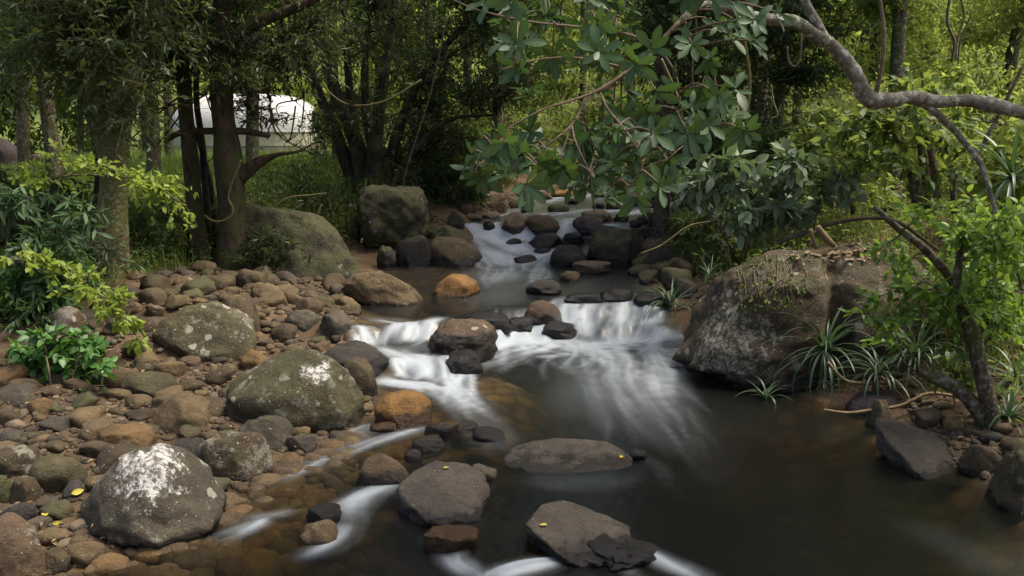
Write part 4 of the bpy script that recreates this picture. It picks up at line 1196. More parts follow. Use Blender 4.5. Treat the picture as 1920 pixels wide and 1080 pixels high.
# --- woods behind: each its own tree
def wood_tree(label, u, Y, h, cr, leafm, bark='bark_mid', LL=.14, LW=.42, nb=16, low=.25, lean=0., r=.13, ntw=38, per=13, group='trees of the wood behind the stream', pieces=False):
    h *= 1.5; nb = int(nb * 1.35); LL *= 1.05; low *= .62
    if Y > 25: ntw = 22; LL *= 1.28
    x = (u - 960) / FPX * Y * 1.01
    z = gz(x, Y) - .1
    b0 = np.array([x, Y, z])
    top = b0 + [lean + rng.normal(0, .2), rng.normal(0, .3), h]
    mid = (b0 + top) / 2 + rng.normal(0, .18, 3) * [1, 1, .2]
    q = (b0 * 3 + top) / 4 + rng.normal(0, .1, 3) * [1, 1, 0]
    c = b0 + [lean * .7, 0, h * (low + (1 - low) * .45)]
    d = nrm(rng.normal(size=(nb, 3))) * rng.uniform(.5, 1.05, (nb, 1))
    tg = c + d * np.array([cr, cr, h * (1 - low) * .55])
    tg[:, 2] = np.maximum(tg[:, 2], z + .5)
    return tree('tree', label, 'tree', group, [([b0, q, mid, top], [r * 1.25, r, r * .75, r * .3])], tg, M[bark], leafm, rng, ntw=ntw, twl=cr * .42, per=per, LL=LL, LW=LW,
         br=.02, tseg=7, twigs=3 if Y < 20 else 0, pieces=pieces or Y < 27, lo=.2)
DK, MD, LT = M['shaded_leaf'], M['mid_leaf'], M['lit_leaf']
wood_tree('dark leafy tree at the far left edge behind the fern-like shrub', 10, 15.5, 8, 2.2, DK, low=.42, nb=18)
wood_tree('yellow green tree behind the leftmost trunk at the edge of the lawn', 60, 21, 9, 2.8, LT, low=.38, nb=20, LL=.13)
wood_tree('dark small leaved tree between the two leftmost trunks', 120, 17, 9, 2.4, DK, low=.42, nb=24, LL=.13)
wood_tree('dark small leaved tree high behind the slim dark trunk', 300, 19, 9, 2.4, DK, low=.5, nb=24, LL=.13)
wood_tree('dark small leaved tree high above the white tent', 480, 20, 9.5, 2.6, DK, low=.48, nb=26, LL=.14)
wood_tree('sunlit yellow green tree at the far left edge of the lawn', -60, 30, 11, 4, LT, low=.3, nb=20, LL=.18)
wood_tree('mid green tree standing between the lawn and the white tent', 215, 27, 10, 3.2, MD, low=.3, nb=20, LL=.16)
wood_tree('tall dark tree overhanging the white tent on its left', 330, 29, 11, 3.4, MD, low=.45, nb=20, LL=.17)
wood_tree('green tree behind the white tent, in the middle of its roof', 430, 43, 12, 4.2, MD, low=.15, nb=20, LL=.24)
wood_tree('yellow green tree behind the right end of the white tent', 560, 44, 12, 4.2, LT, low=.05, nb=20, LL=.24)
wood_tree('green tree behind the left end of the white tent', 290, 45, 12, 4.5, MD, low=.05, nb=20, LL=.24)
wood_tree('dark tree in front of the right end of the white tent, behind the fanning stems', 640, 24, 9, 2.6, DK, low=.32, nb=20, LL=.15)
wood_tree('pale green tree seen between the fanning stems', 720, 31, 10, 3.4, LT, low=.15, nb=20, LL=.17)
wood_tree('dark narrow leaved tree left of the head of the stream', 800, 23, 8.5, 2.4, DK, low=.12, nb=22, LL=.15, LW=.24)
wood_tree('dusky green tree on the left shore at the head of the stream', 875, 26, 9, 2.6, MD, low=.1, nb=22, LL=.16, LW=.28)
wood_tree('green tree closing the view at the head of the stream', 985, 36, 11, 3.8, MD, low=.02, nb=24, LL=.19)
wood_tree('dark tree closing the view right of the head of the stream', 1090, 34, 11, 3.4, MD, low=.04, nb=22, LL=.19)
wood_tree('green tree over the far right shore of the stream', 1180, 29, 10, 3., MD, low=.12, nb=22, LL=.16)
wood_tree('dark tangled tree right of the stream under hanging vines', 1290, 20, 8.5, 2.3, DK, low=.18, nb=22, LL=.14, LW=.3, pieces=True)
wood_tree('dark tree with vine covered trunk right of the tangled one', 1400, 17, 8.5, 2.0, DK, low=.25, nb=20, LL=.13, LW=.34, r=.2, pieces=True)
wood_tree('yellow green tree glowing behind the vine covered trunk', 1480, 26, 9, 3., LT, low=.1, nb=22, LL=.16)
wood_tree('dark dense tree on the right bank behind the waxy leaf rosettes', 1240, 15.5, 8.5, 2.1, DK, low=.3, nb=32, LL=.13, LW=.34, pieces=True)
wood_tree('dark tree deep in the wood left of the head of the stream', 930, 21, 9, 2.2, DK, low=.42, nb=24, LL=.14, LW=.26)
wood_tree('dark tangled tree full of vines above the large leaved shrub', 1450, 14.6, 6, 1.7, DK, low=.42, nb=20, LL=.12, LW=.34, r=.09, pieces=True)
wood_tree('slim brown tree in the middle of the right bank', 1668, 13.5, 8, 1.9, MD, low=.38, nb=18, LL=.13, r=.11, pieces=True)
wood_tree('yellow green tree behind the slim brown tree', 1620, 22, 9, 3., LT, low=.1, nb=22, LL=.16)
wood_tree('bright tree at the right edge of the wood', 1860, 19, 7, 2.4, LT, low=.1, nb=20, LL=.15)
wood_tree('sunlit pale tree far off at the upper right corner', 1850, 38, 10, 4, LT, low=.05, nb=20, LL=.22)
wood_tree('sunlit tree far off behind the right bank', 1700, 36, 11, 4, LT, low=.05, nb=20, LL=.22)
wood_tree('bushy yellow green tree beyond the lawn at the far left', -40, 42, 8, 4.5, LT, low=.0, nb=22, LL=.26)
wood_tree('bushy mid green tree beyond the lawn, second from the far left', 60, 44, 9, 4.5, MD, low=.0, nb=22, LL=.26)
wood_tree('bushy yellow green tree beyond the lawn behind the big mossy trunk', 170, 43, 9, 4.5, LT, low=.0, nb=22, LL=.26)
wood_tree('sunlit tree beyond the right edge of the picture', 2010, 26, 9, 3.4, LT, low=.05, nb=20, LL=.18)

# --- the far wooded slope reads as one mass
n = 340
fxy = np.stack([rng.uniform(-70, 75, n), rng.uniform(50, 105, n)], -1)
fz = ground(fxy[:, 0], fxy[:, 1])
per = 160
cr = rng.uniform(2.2, 4.2, n)
d = nrm(rng.normal(size=(n, per, 3))); d[..., 2] = d[..., 2] * .8
P = np.stack([fxy[:, 0], fxy[:, 1], fz + cr * 1.1], -1)[:, None] + d * (cr[:, None] * rng.uniform(.65, 1.08, (n, per)))[:, :, None] * [1, 1, 1.25]
Nn = d + rng.normal(size=d.shape) * .5
D_ = np.cross(Nn, rng.normal(size=d.shape))
tone = np.clip(np.repeat(rng.uniform(0, 1, n), per) + rng.normal(0, .15, n * per), 0, 1)
fo_ = foliage('far_forest', P.reshape(-1, 3), D_.reshape(-1, 3), Nn.reshape(-1, 3), rng.uniform(.5, 1.0, n * per), .7, TS, M['lit_leaf'], None, rng, tone=tone)
tag(fo_, 'sunlit wooded slope far behind the stream', None, None, 'stuff')
print('trees', round(time.time() - T0, 1))
# ------------------------------------------------------------------ the overhanging tree of the right bank
def mk_leaves(name, n, wprof, mat, W, curls, fold=.25, st=(0, .16, .4, .65, .85, 1.)):
    return [leaf_mesh(name, st, np.array(wprof) * W, c, fold * rng.uniform(.6, 1.4), mat) for c in curls]
OBO = mk_leaves('leaf', 5, [.02, .30, .72, 1., .72, .06], M['overhang'], .19, [.05, .14, .24, .34, .10])
OVAL = lambda mat, W=.27: mk_leaves('leaf', 4, [.03, .72, 1., .8, .42, .03], mat, W, [.06, .16, .28, .12])
NARR = lambda mat, W=.13: mk_leaves('leaf', 4, [.05, .7, 1., .85, .45, .03], mat, W, [.1, .25, .4, .18])

oy = 5.4
base = np.array([5.3, 6.2, gz(5.3, 6.2) - .1])
OT = thing('tree', base, 'lichen crusted limb reaching in from the right with waxy leaf rosettes over the stream', 'tree')
limb_px = [(2010, 236, .5), (1920, 212, .5), (1820, 189, .5), (1765, 191, .45), (1712, 181, .4), (1668, 188, .35), (1628, 182, .3), (1608, 145, .25), (1570, 96, .2), (1530, 68, .1), (1490, 42, .05), (1440, 36, 0), (1375, 20, -.1), (1320, 8, -.2), (1275, 40, -.35)]
limb = pl(limb_px, oy)
trunk = [base, base + [.0, -.05, .9], base + [-.2, -.1, 1.7], (base + [-.25, -.1, 1.7] + limb[0]) / 2 + [.05, 0, .06], limb[0]]
Soup().tube(trunk, [.13, .11, .095, .075, .06], seg=12, rough=.1).build('trunk', M['bark_pale'], OT)
Soup().tube(limb, pw([30, 30, 28, 28, 27, 28, 33, 27, 28, 27, 25, 20, 17, 13, 10], oy), seg=14, n=90, rough=.26, seed=5).build('limb', M['bark_pale'], OT)
Soup().tube(pl([(1548, 82, .12), (1530, 40, .1), (1512, 8, .1), (1500, -40, .1), (1490, -160, .1)], oy), pw([22, 18, 16, 14, 8], oy), seg=8, n=20, rough=.12).build('branch', M['bark_pale'], OT)
Soup().tube(pl([(1642, 180, .3), (1648, 150, .25), (1655, 110, .2), (1658, 60, .2), (1650, 0, .2), (1640, -80, .2)], oy), pw([10, 8, 8, 7, 6, 4], oy), seg=6, n=18).build('branch', M['twig_tan'], OT)
Soup().tube(pl([(1705, 188, .4), (1740, 200, .45), (1780, 235, .5), (1815, 275, .55), (1840, 310, .55), (1856, 360, .5), (1868, 400, .5)], oy), pw([16, 15, 14, 12, 11, 9, 7], oy), seg=8, n=26, rough=.08).build('branch', M['bark_pale'], OT)
br_px = [
    ([(1275, 40, -.35), (1232, 84, -.4), (1180, 130, -.5), (1130, 165, -.6), (1080, 186, -.65), (1020, 205, -.7), (950, 243, -.75), (905, 290, -.75), (890, 325, -.75)], [10, 9, 8, 7, 5, 4, 3, 2.5, 2]),
    ([(1098, 180, -.6), (1084, 215, -.65), (1066, 240, -.7), (1040, 262, -.75), (1015, 285, -.75), (1005, 310, -.8)], [5, 5, 4, 3, 2.5, 2]),
    ([(1070, 238, -.7), (1060, 268, -.75), (1050, 300, -.8), (1052, 335, -.8)], [4, 3, 2.5, 2]), ([(1072, 236, -.7), (1078, 262, -.8), (1090, 290, -.85), (1110, 330, -.9)], [4, 3, 2.5, 2]),
    ([(1124, 172, -.6), (1140, 205, -.7), (1165, 235, -.8), (1190, 270, -.9), (1205, 310, -.95), (1180, 350, -.95)], [5, 4.5, 4, 3, 2.5, 2]),
    ([(1236, 90, -.4), (1262, 130, -.45), (1274, 170, -.5), (1276, 215, -.55), (1300, 250, -.5), (1250, 300, -.7)], [6, 5, 5, 4, 3, 2]),
    ([(1276, 200, -.5), (1320, 235, -.45), (1362, 255, -.4), (1400, 260, -.4)], [4, 3, 3, 2]),
    ([(1290, 60, -.3), (1330, 110, -.3), (1345, 170, -.3), (1370, 220, -.3)], [6, 5, 4, 2]),
    ([(1232, 84, -.4), (1160, 60, -.5), (1080, 50, -.6), (990, 40, -.7), (900, 20, -.7), (850, 0, -.7)], [7, 6, 5, 4, 3, 2]),
    ([(1180, 130, -.5), (1100, 110, -.6), (1020, 110, -.7), (940, 130, -.8)], [5, 4, 3, 2]),
    ([(1300, 20, -.2), (1240, -30, -.3), (1150, -60, -.4), (1040, -80, -.5), (920, -90, -.5)], [9, 8, 6, 5, 3]),
    ([(1160, 60, -.5), (1130, 10, -.5), (1060, -10, -.6), (980, -30, -.6)], [4, 4, 3, 2]),
]
BRS, soups = [], []
for px, wd in br_px:
    P = pl(px, oy)
    s = Soup().tube(P, pw([w_ * .85 for w_ in wd], oy), seg=7, n=len(px) * 5, rough=.06)
    soups.append(s); BRS.append(catmull(P, 40))
ALL = np.vstack(BRS); OWN = np.repeat(np.arange(len(BRS)), 40)
ros = []
def rpoly(n, P, mind):
    P = np.array(P)
    lo, hi = P.min(0), P.max(0); c = 0
    while c < n:
        q = rng.uniform(lo, hi)
        if not inpoly(np.array([q[0]]), np.array([q[1]]), P)[0]: c += .02; continue
        if all(math.hypot(q[0] - r[0], q[1] - r[1]) > mind for r in ros): ros.append((q[0], q[1])); c += 1
        else: c += .05
for q in [(886, 292), (905, 330), (930, 300), (960, 318), (1015, 278), (1028, 330), (1068, 348), (990, 345), (1100, 300), (1120, 325), (1165, 335), (1195, 372), (1225, 328), (1200, 300), (1240, 348), (1290, 250), (1330, 235), (1372, 215), (1150, 245), (1165, 215)]: ros.append(q)
rpoly(44, [(880, 275), (1000, 240), (1290, 235), (1265, 340), (1190, 368), (1060, 345), (890, 330)], 17)
rpoly(12, [(1120, 190), (1390, 130), (1400, 250), (1290, 290), (1150, 260)], 28)
rpoly(38, [(850, -20), (1350, -20), (1390, 130), (1260, 190), (1120, 200), (980, 190), (930, 110)], 21)
rpoly(16, [(840, -140), (1420, -140), (1380, -20), (840, -20)], 30)
rpoly(8, [(1330, 0), (1480, 0), (1420, 90), (1350, 90)], 26)
tips = []
for (u, v) in ros:
    yb = oy - .55 + rng.normal(0, .28)
    c = at(u, v, yb)
    k = np.argmin(np.linalg.norm((ALL - c) * [1, .6, 1], axis=1) + .2 * (ALL[:, 2] < c[2]))
    s = ALL[k]
    m = (s + c) / 2 + [0, 0, .04] + rng.normal(0, .02, 3)
    soups[OWN[k]].tube([s, m, c], [.007, .0055, .0045], seg=5, n=8)
    tips.append((c, nrm(c - m)))
for s in soups: s.build('branch', M['twig_tan'], OT)
LV = []
for c, ax in tips:
    ax = nrm(ax * .5 + np.array([rng.normal(0, .35), -.45 + rng.normal(0, .3), .45 + rng.normal(0, .3)]))
    nl = int(rng.integers(7, 11)); ph = rng.uniform(0, 6.28)
    e1 = nrm(np.cross(ax, [.3, .2, .9])); e2 = np.cross(ax, e1)
    for k in range(nl):
        a = ph + k * 2.4
        op = rng.uniform(.75, 1.35) if k < nl - 2 else rng.uniform(.3, .6)
        out = e1 * math.cos(a) + e2 * math.sin(a)
        d = nrm(ax * math.cos(op) + out * math.sin(op) + np.array([0, 0, -.22]))
        nn = ax * math.sin(op) - out * math.cos(op) + rng.normal(0, .12, 3)
        LV.append((c - ax * .012 * k * .5, d, nn, rng.uniform(.085, .152) * (1 if k < nl - 2 else .7)))
LV.sort(key=lambda q: 0 if -20 < project(q[0])[0] < 1940 and project(q[0])[1] > 0 else 1)
rng.shuffle(LV[:0])
vis = [q for q in LV if project(q[0])[1] > -10]; hid = [q for q in LV if project(q[0])[1] <= -10]
idx = rng.permutation(len(vis))
for i in idx[:300]:
    p, d, nn, L = vis[i]
    leaf_object('leaf', OBO[int(rng.integers(5))], OT, p, d, nn, L)
def leaf_rest(items, meshes, parent, mat, name='foliage'):
    """the leaves past the limit, joined, with the same shape as the others"""
    if not items: return
    Vs, Fs, tn, rb, n0 = [], [], [], [], 0
    base_ = []
    for me in meshes:
        V = np.array([v.co[:] for v in me.vertices]); F = np.array([p.vertices[:] for p in me.polygons]); r = np.array([a.value for a in me.attributes['rib'].data])
        base_.append((V, F, r))
    for p, d, nn, L in items:
        V, F, r = base_[int(rng.integers(len(base_)))]
        d, b_, nn = frames(np.array([d]), np.array([nn]))
        Vs.append(p + L * (V[:, :1] * d[0] + V[:, 1:2] * b_[0] + V[:, 2:] * nn[0])); Fs.append(F + n0); n0 += len(V)
        tn.append(np.full(len(V), np.clip(rng.normal(.6, .3), 0, 1.4))); rb.append(r)
    part(name, np.vstack(Vs), [np.vstack(Fs)], mat, parent, True, {'tone': np.concatenate(tn), 'rib': np.concatenate(rb)}, 'stuff')
leaf_rest([vis[i] for i in idx[300:]] + hid, OBO, OT, M['overhang'])
# unseen crown added to the same tree above the view, to shade the foreground
CR = np.stack([rng.uniform(-2.5, 5.5, 26), rng.uniform(2., 9., 26), rng.uniform(5.6, 8., 26)], -1)
Ps = []
for tg in CR:
    sp = Soup()
    s = np.asarray(trunk[int(rng.integers(2, 4))])
    pts = np.array([s, [5.1, s[1] * .6 + tg[1] * .4, 5.3], (np.array([5.1, s[1], 5.6]) + tg) / 2 + [0, 0, .5], tg]); sp.tube(pts, [.04, .03, .02, .008], seg=6, n=16)
    S, D, l = twig_set(pts, 24, .7, rng); Ps.append(twig_leaves(S, D, l, 9, .13, rng, .2))
    sp.build('branch', M['bark_pale'], OT)
P, D, N, L = (np.concatenate([q[i] for q in Ps]) for i in range(4))
foliage('crown', P, D, N, L, .4, TS, M['overhang'], OT, rng)

# ------------------------------------------------------------------ plants whose leaves can be picked apart
def spray_plant(name, label, cat, stems, targets, bark, meshes, mat, LL, ntw=6, twl=.3, per=8, limit=300, droop=.25, r=.006, group=None, hang=.3, pick=None, up=.9, br0=None, lo=.25):
    base = np.array(stems[0][0][0])
    t = thing(name, base, label, cat, group)
    sm = []
    for P, rr_ in stems:
        Soup().tube(P, rr_, seg=8, n=max(8, len(P) * 4), rough=.08, seed=4).build('stem', bark, t)
        sm.append(catmull(np.asarray(P, float), 24))
    SM = np.vstack(sm)
    items = []
    for tg in targets:
        hd = np.linalg.norm(SM - tg, axis=1)
        k = np.argmin(hd + .5 * np.maximum(0, SM[:, 2] - tg[2]))
        pts = bcurve(SM[k], np.asarray(tg, float), rng, .1, .04)
        s = Soup().tube(pts, [r * 1.6, r, r * .5], seg=5, n=10)
        S, D, l = twig_set(pts, ntw, twl, rng, lo, .35)
        add_twigs(s, S, D, l, droop, r * .45)
        s.build('branch', bark, t)
        a, d, nn, L = twig_leaves(S, D, l, per, LL, rng, droop, up, hang)
        items += list(zip(a, d, nn, L))
    ix = rng.permutation(len(items))
    inside = [i for i in ix if -10 < project(items[i][0])[0] < 1930 and -10 < project(items[i][0])[1] < 1090]
    ch = set(inside[:limit])
    for i in ch:
        leaf_object('leaf', meshes[int(rng.integers(len(meshes)))], t, *items[i])
    leaf_rest([items[i] for i in ix if i not in ch], meshes, t, mat)
    return t
LIME = OVAL(M['lime_leaf'], .26); SUN = OVAL(M['sun_leaf'], .28); BUSH = OVAL(M['bush_leaf'], .33); GREY = OVAL(M['grey_leaf'], .25); BLUE = NARR(M['blue_leaf'], .12); MIDO = OVAL(M['mid_leaf'], .27); LITO = OVAL(M['lit_leaf'], .27)

def tg_px(lst, Y, j=.25): return np.array([at(u, v, Y + rng.normal(0, j)) for u, v in lst])
# lime sprays at the left
spray_plant('sapling', 'lime green spray of small leaves drooping in front of the mossy trunk', 'sapling', [(pl([(-60, 400), (40, 372), (100, 335), (160, 328), (215, 330), (262, 336)], 9.6), [.022, .018, .014, .012, .009, .005])],
     tg_px([(240, 320), (262, 345), (300, 335), (330, 350), (345, 385), (290, 365), (352, 405), (370, 425), (318, 372), (60, 300), (110, 285), (150, 300), (90, 340), (180, 310), (30, 330)], 9.5), M['bark_mid'], LIME, M['lime_leaf'], .085, ntw=7, twl=.24, per=7)
spray_plant('sapling', 'lime green leafy branch arching down over the cobbles at left', 'sapling', [(pl([(-80, 520), (0, 490), (70, 490), (130, 505), (180, 540), (225, 580)], 8.2), [.016, .013, .011, .009, .007, .004])],
     tg_px([(20, 485), (60, 495), (95, 490), (130, 520), (110, 500), (165, 510), (175, 545), (205, 560), (235, 545), (150, 550), (225, 605), (245, 625), (262, 648), (195, 580), (140, 540)], 8.1, .15), M['twig'], LIME, M['lime_leaf'], .085, ntw=6, twl=.17, per=7)
spray_plant('shrub', 'fresh green broad leaved shrub growing between the cobbles at left', 'shrub', [(np.array([on_ground(95, 735), on_ground(95, 735) + [.0, 0, .25], at(80, 650, 7.9)]), [.012, .009, .006]), (np.array([on_ground(130, 730), at(150, 660, 7.7)]), [.009, .005])],
     tg_px([(40, 680), (70, 650), (110, 640), (145, 650), (170, 675), (120, 690), (60, 715), (95, 700), (150, 700), (35, 650), (150, 625), (80, 620), (30, 705), (180, 650), (110, 665), (60, 690)], 7.8, .15), M['twig'], BUSH, M['bush_leaf'], .10, ntw=8, twl=.16, per=6, limit=300)
spray_plant('shrub', 'tiny green plant with drooping leaves on the cobbles beside the green oval stone', 'shrub', [(np.array([on_ground(200, 725), at(195, 690, 7.6)]), [.006, .004])],
     tg_px([(185, 680), (205, 685), (135, 735), (125, 750), (190, 700)], 7.5, .06), M['twig'], BUSH, M['bush_leaf'], .085, ntw=3, twl=.08, per=4, limit=80)
spray_plant('shrub', 'dark blue green fern-like shrub with narrow leaves at the left edge', 'shrub', [(np.array([on_ground(-20, 640) + [-.3, 0, 0], at(0, 520, 9.3), at(20, 400, 9.3)]), [.03, .022, .012]), (np.array([on_ground(-20, 640) + [-.2, 0, 0], at(60, 560, 9.2), at(100, 480, 9.2)]), [.02, .014, .008])],
     np.vstack([box_targets(20, -60, 350, 130, 600, 8.8, 9.6, rng), tg_px([(150, 385), (175, 395), (120, 375), (60, 370), (100, 600), (90, 560), (20, 620)], 9.1)]), M['twig'], BLUE, M['blue_leaf'], .15, ntw=7, twl=.28, per=9, limit=300, hang=.5)
# large-leaved grey green shrub left of the giant boulder
bs = on_ground(1420, 500) + [0, .9, -.1]
spray_plant('shrub', 'large leaved grey green shrub between the giant boulder and the stream', 'shrub', [(np.array([bs, at(1400, 420, 10.4), at(1380, 350, 10.3)]), [.035, .026, .012]), (np.array([bs, at(1440, 400, 10.3), at(1500, 330, 10.2)]), [.03, .02, .01]), (np.array([bs, at(1350, 430, 10.6), at(1290, 340, 10.6)]), [.025, .018, .008])],
     np.vstack([box_targets(24, 1325, 285, 1580, 430, 9.9, 10.8, rng), tg_px([(1300, 320), (1290, 345), (1310, 370), (1590, 350), (1580, 330), (1560, 400)], 10.4)]), M['bark_mid'], GREY, M['grey_leaf'], .18, ntw=6, twl=.3, per=6, limit=300, hang=.4)
# leaning trunk with bright leaves in front of the giant boulder
bt = on_ground(1866, 795)
spray_plant('small_tree', 'leaning brown trunk with bright green sprays on the right shore', 'tree', [
     (np.vstack([[bt + [0, 0, -.08]], pl([(1850, 740), (1836, 680), (1822, 620), (1806, 575), (1796, 530), (1800, 470)], bt[1])]), pw([34, 30, 30, 28, 24, 18, 10], bt[1])),
     (pl([(1800, 548), (1770, 505), (1728, 462), (1680, 425), (1640, 388)], bt[1] + .15), pw([20, 18, 16, 13, 10], bt[1])),
     (pl([(1850, 800), (1826, 760), (1790, 726), (1750, 708), (1722, 700)], bt[1] + .05), pw([34, 30, 28, 24, 12], bt[1]))],
     np.vstack([tg_px([(1640, 560), (1625, 590), (1660, 545), (1700, 560), (1690, 590), (1735, 590), (1620, 610), (1740, 550), (1780, 600), (1650, 470), (1690, 500)], bt[1] + .1, .15), box_targets(22, 1740, 390, 1970, 620, bt[1] - .5, bt[1] + .6, rng)]), M['bark_mid'], SUN, M['sun_leaf'], .085, ntw=7, twl=.22, per=8, limit=300)
# stems and leaf masses of the right bank
def rb_shrub(label, stems, box, n, mat, meshes, LL, Y, bark='bark_mid', limit=150, ntw=8, twl=.4, per=8, dy=.8, r=.008):
    return spray_plant('shrub', label, 'shrub', stems, box_targets(n, *box, Y - dy, Y + dy, rng), M[bark], meshes, mat, LL, ntw=ntw, twl=twl, per=per, limit=limit, r=r)
rb_shrub('thicket of curved mossy stems on the right bank above the giant boulder', [(pl([(1722, 385), (1712, 330), (1690, 270), (1682, 235), (1700, 205), (1740, 196)], 9.6), pw([22, 20, 17, 15, 14, 8], 9.6)), (pl([(1735, 390), (1738, 330), (1728, 280), (1732, 230), (1722, 180)], 10), pw([20, 18, 15, 14, 8], 10)),
     (pl([(1758, 370), (1748, 300), (1735, 250), (1715, 215)], 9.4), pw([14, 12, 10, 6], 9.4)), (pl([(1790, 400), (1790, 330), (1830, 290), (1860, 240), (1925, 110)], 9.8), pw([12, 12, 10, 8, 6], 9.8))], (1560, 130, 1800, 330), 24, M['mid_leaf'], MIDO, .125, 9.8, limit=200)
rb_shrub('sunlit yellow green shrub at the right edge above the strap leaved palm', [(pl([(1960, 430), (1930, 330), (1880, 240), (1830, 200)], 10.5), [.03, .025, .018, .01]), (pl([(1960, 430), (1960, 300), (1940, 160)], 10.5), [.025, .02, .01])], (1760, 110, 2000, 360), 26, M['lit_leaf'], LITO, .125, 10.5, limit=200)
rb_shrub('yellow green bush in the middle of the right bank behind the large leaved shrub', [(pl([(1600, 400), (1590, 300), (1560, 220)], 12.5), [.04, .03, .012])], (1440, 200, 1680, 380), 26, M['lit_leaf'], LITO, .125, 12.5, limit=120)
rb_shrub('dark bush hanging over the mossy right shore', [(pl([(1370, 500), (1360, 440), (1340, 380)], 12.5), [.03, .02, .01])], (1310, 380, 1400, 480), 8, M['shaded_leaf'], NARR(M['shaded_leaf'], .16), .14, 12.3, limit=60)
rb_shrub('bright low bush behind the leaning trunk at the right edge', [(pl([(1930, 640), (1920, 560), (1900, 480)], 8.4), [.02, .016, .008])], (1780, 380, 1990, 620), 30, M['sun_leaf'], SUN, .10, 8.5, limit=200)
rb_shrub('green herb under the leaning trunk', [(np.array([on_ground(1790, 760), at(1780, 690, bt[1] + .2)]), [.006, .004])], (1740, 640, 1840, 730), 9, M['mid_leaf'], MIDO, .10, bt[1] + .3, limit=60, ntw=4, twl=.12, per=5, dy=.2, r=.004)

# --- banks: understory shrubs, each its own
def under(label, u, Y, h, rad, leafm, LL=.12, LW=.35, n=16, ntw=14, per=9, group='understory shrubs on the banks', tm=TS, hang=.4):
    x = (u - 960) / FPX * Y * 1.01
    z = gz(x, Y) - .05
    b0 = np.array([x, Y, z])
    stems = [([b0 + rng.normal(0, .06, 3) * [1, 1, 0], b0 + [rng.normal(0, rad * .2), rng.normal(0, rad * .2), h * .4], b0 + [rng.normal(0, rad * .45), rng.normal(0, rad * .45), h * .85]], [.02, .015, .006]) for _ in range(4)]
    tg = dome_targets(n, b0 + [0, 0, h * .35], rad, rng, h * .65 / rad, 0)
    return tree('shrub', label, 'shrub', group, stems, tg, M['twig'], leafm, rng, ntw=ntw, twl=rad * .5, per=per, LL=LL, LW=LW, br=.012, tseg=5, twigs=1 if Y < 14 else 0, pieces=False, stem='stem', tm=tm, hang=hang)
GR = M['mid_leaf']
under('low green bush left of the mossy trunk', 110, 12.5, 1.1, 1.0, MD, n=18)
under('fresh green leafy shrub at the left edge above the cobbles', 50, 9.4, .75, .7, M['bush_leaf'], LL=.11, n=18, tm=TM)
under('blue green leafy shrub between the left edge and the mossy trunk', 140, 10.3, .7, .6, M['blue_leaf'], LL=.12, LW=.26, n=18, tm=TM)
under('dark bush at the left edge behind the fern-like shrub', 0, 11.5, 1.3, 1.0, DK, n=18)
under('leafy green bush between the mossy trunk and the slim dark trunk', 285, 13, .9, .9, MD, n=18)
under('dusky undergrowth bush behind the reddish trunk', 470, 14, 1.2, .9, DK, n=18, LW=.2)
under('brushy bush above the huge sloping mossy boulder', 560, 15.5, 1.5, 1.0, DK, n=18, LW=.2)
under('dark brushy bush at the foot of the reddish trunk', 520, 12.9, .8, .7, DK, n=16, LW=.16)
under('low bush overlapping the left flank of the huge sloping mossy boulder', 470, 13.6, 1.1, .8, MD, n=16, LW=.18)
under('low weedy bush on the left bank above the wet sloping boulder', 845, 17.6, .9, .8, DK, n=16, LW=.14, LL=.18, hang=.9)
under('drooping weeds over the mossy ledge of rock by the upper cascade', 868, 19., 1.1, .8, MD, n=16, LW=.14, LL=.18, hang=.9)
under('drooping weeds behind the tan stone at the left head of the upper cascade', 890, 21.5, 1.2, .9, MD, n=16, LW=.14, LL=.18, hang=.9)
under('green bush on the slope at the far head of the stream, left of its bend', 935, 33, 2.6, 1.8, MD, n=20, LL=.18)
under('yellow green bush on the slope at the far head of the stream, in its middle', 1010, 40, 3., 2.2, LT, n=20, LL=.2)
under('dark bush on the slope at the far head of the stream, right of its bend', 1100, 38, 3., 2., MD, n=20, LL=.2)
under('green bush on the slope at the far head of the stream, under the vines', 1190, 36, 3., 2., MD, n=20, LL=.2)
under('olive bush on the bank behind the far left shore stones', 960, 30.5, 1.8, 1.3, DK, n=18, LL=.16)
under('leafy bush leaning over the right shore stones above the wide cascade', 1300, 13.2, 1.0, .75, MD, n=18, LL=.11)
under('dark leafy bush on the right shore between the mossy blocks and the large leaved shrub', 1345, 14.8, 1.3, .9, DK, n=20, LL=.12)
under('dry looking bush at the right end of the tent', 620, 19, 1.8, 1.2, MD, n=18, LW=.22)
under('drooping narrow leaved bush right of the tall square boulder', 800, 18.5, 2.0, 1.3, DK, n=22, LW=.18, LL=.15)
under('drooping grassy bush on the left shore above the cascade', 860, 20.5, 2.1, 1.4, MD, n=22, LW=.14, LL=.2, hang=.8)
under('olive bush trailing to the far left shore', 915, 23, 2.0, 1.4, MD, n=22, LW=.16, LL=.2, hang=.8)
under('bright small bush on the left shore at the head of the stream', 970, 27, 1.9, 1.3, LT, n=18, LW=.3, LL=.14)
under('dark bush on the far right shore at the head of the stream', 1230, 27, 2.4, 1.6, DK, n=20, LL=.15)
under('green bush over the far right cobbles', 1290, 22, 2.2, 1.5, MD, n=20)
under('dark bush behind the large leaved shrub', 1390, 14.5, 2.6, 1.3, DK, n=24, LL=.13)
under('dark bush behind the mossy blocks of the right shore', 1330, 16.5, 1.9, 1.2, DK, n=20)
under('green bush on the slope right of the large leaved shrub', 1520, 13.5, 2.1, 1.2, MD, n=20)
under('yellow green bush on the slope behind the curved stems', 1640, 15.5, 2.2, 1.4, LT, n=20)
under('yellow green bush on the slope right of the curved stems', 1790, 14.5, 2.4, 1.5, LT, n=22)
under('leafy bush at the right edge behind the giant boulder', 1900, 11.5, 1.6, 1.1, MD, n=20)
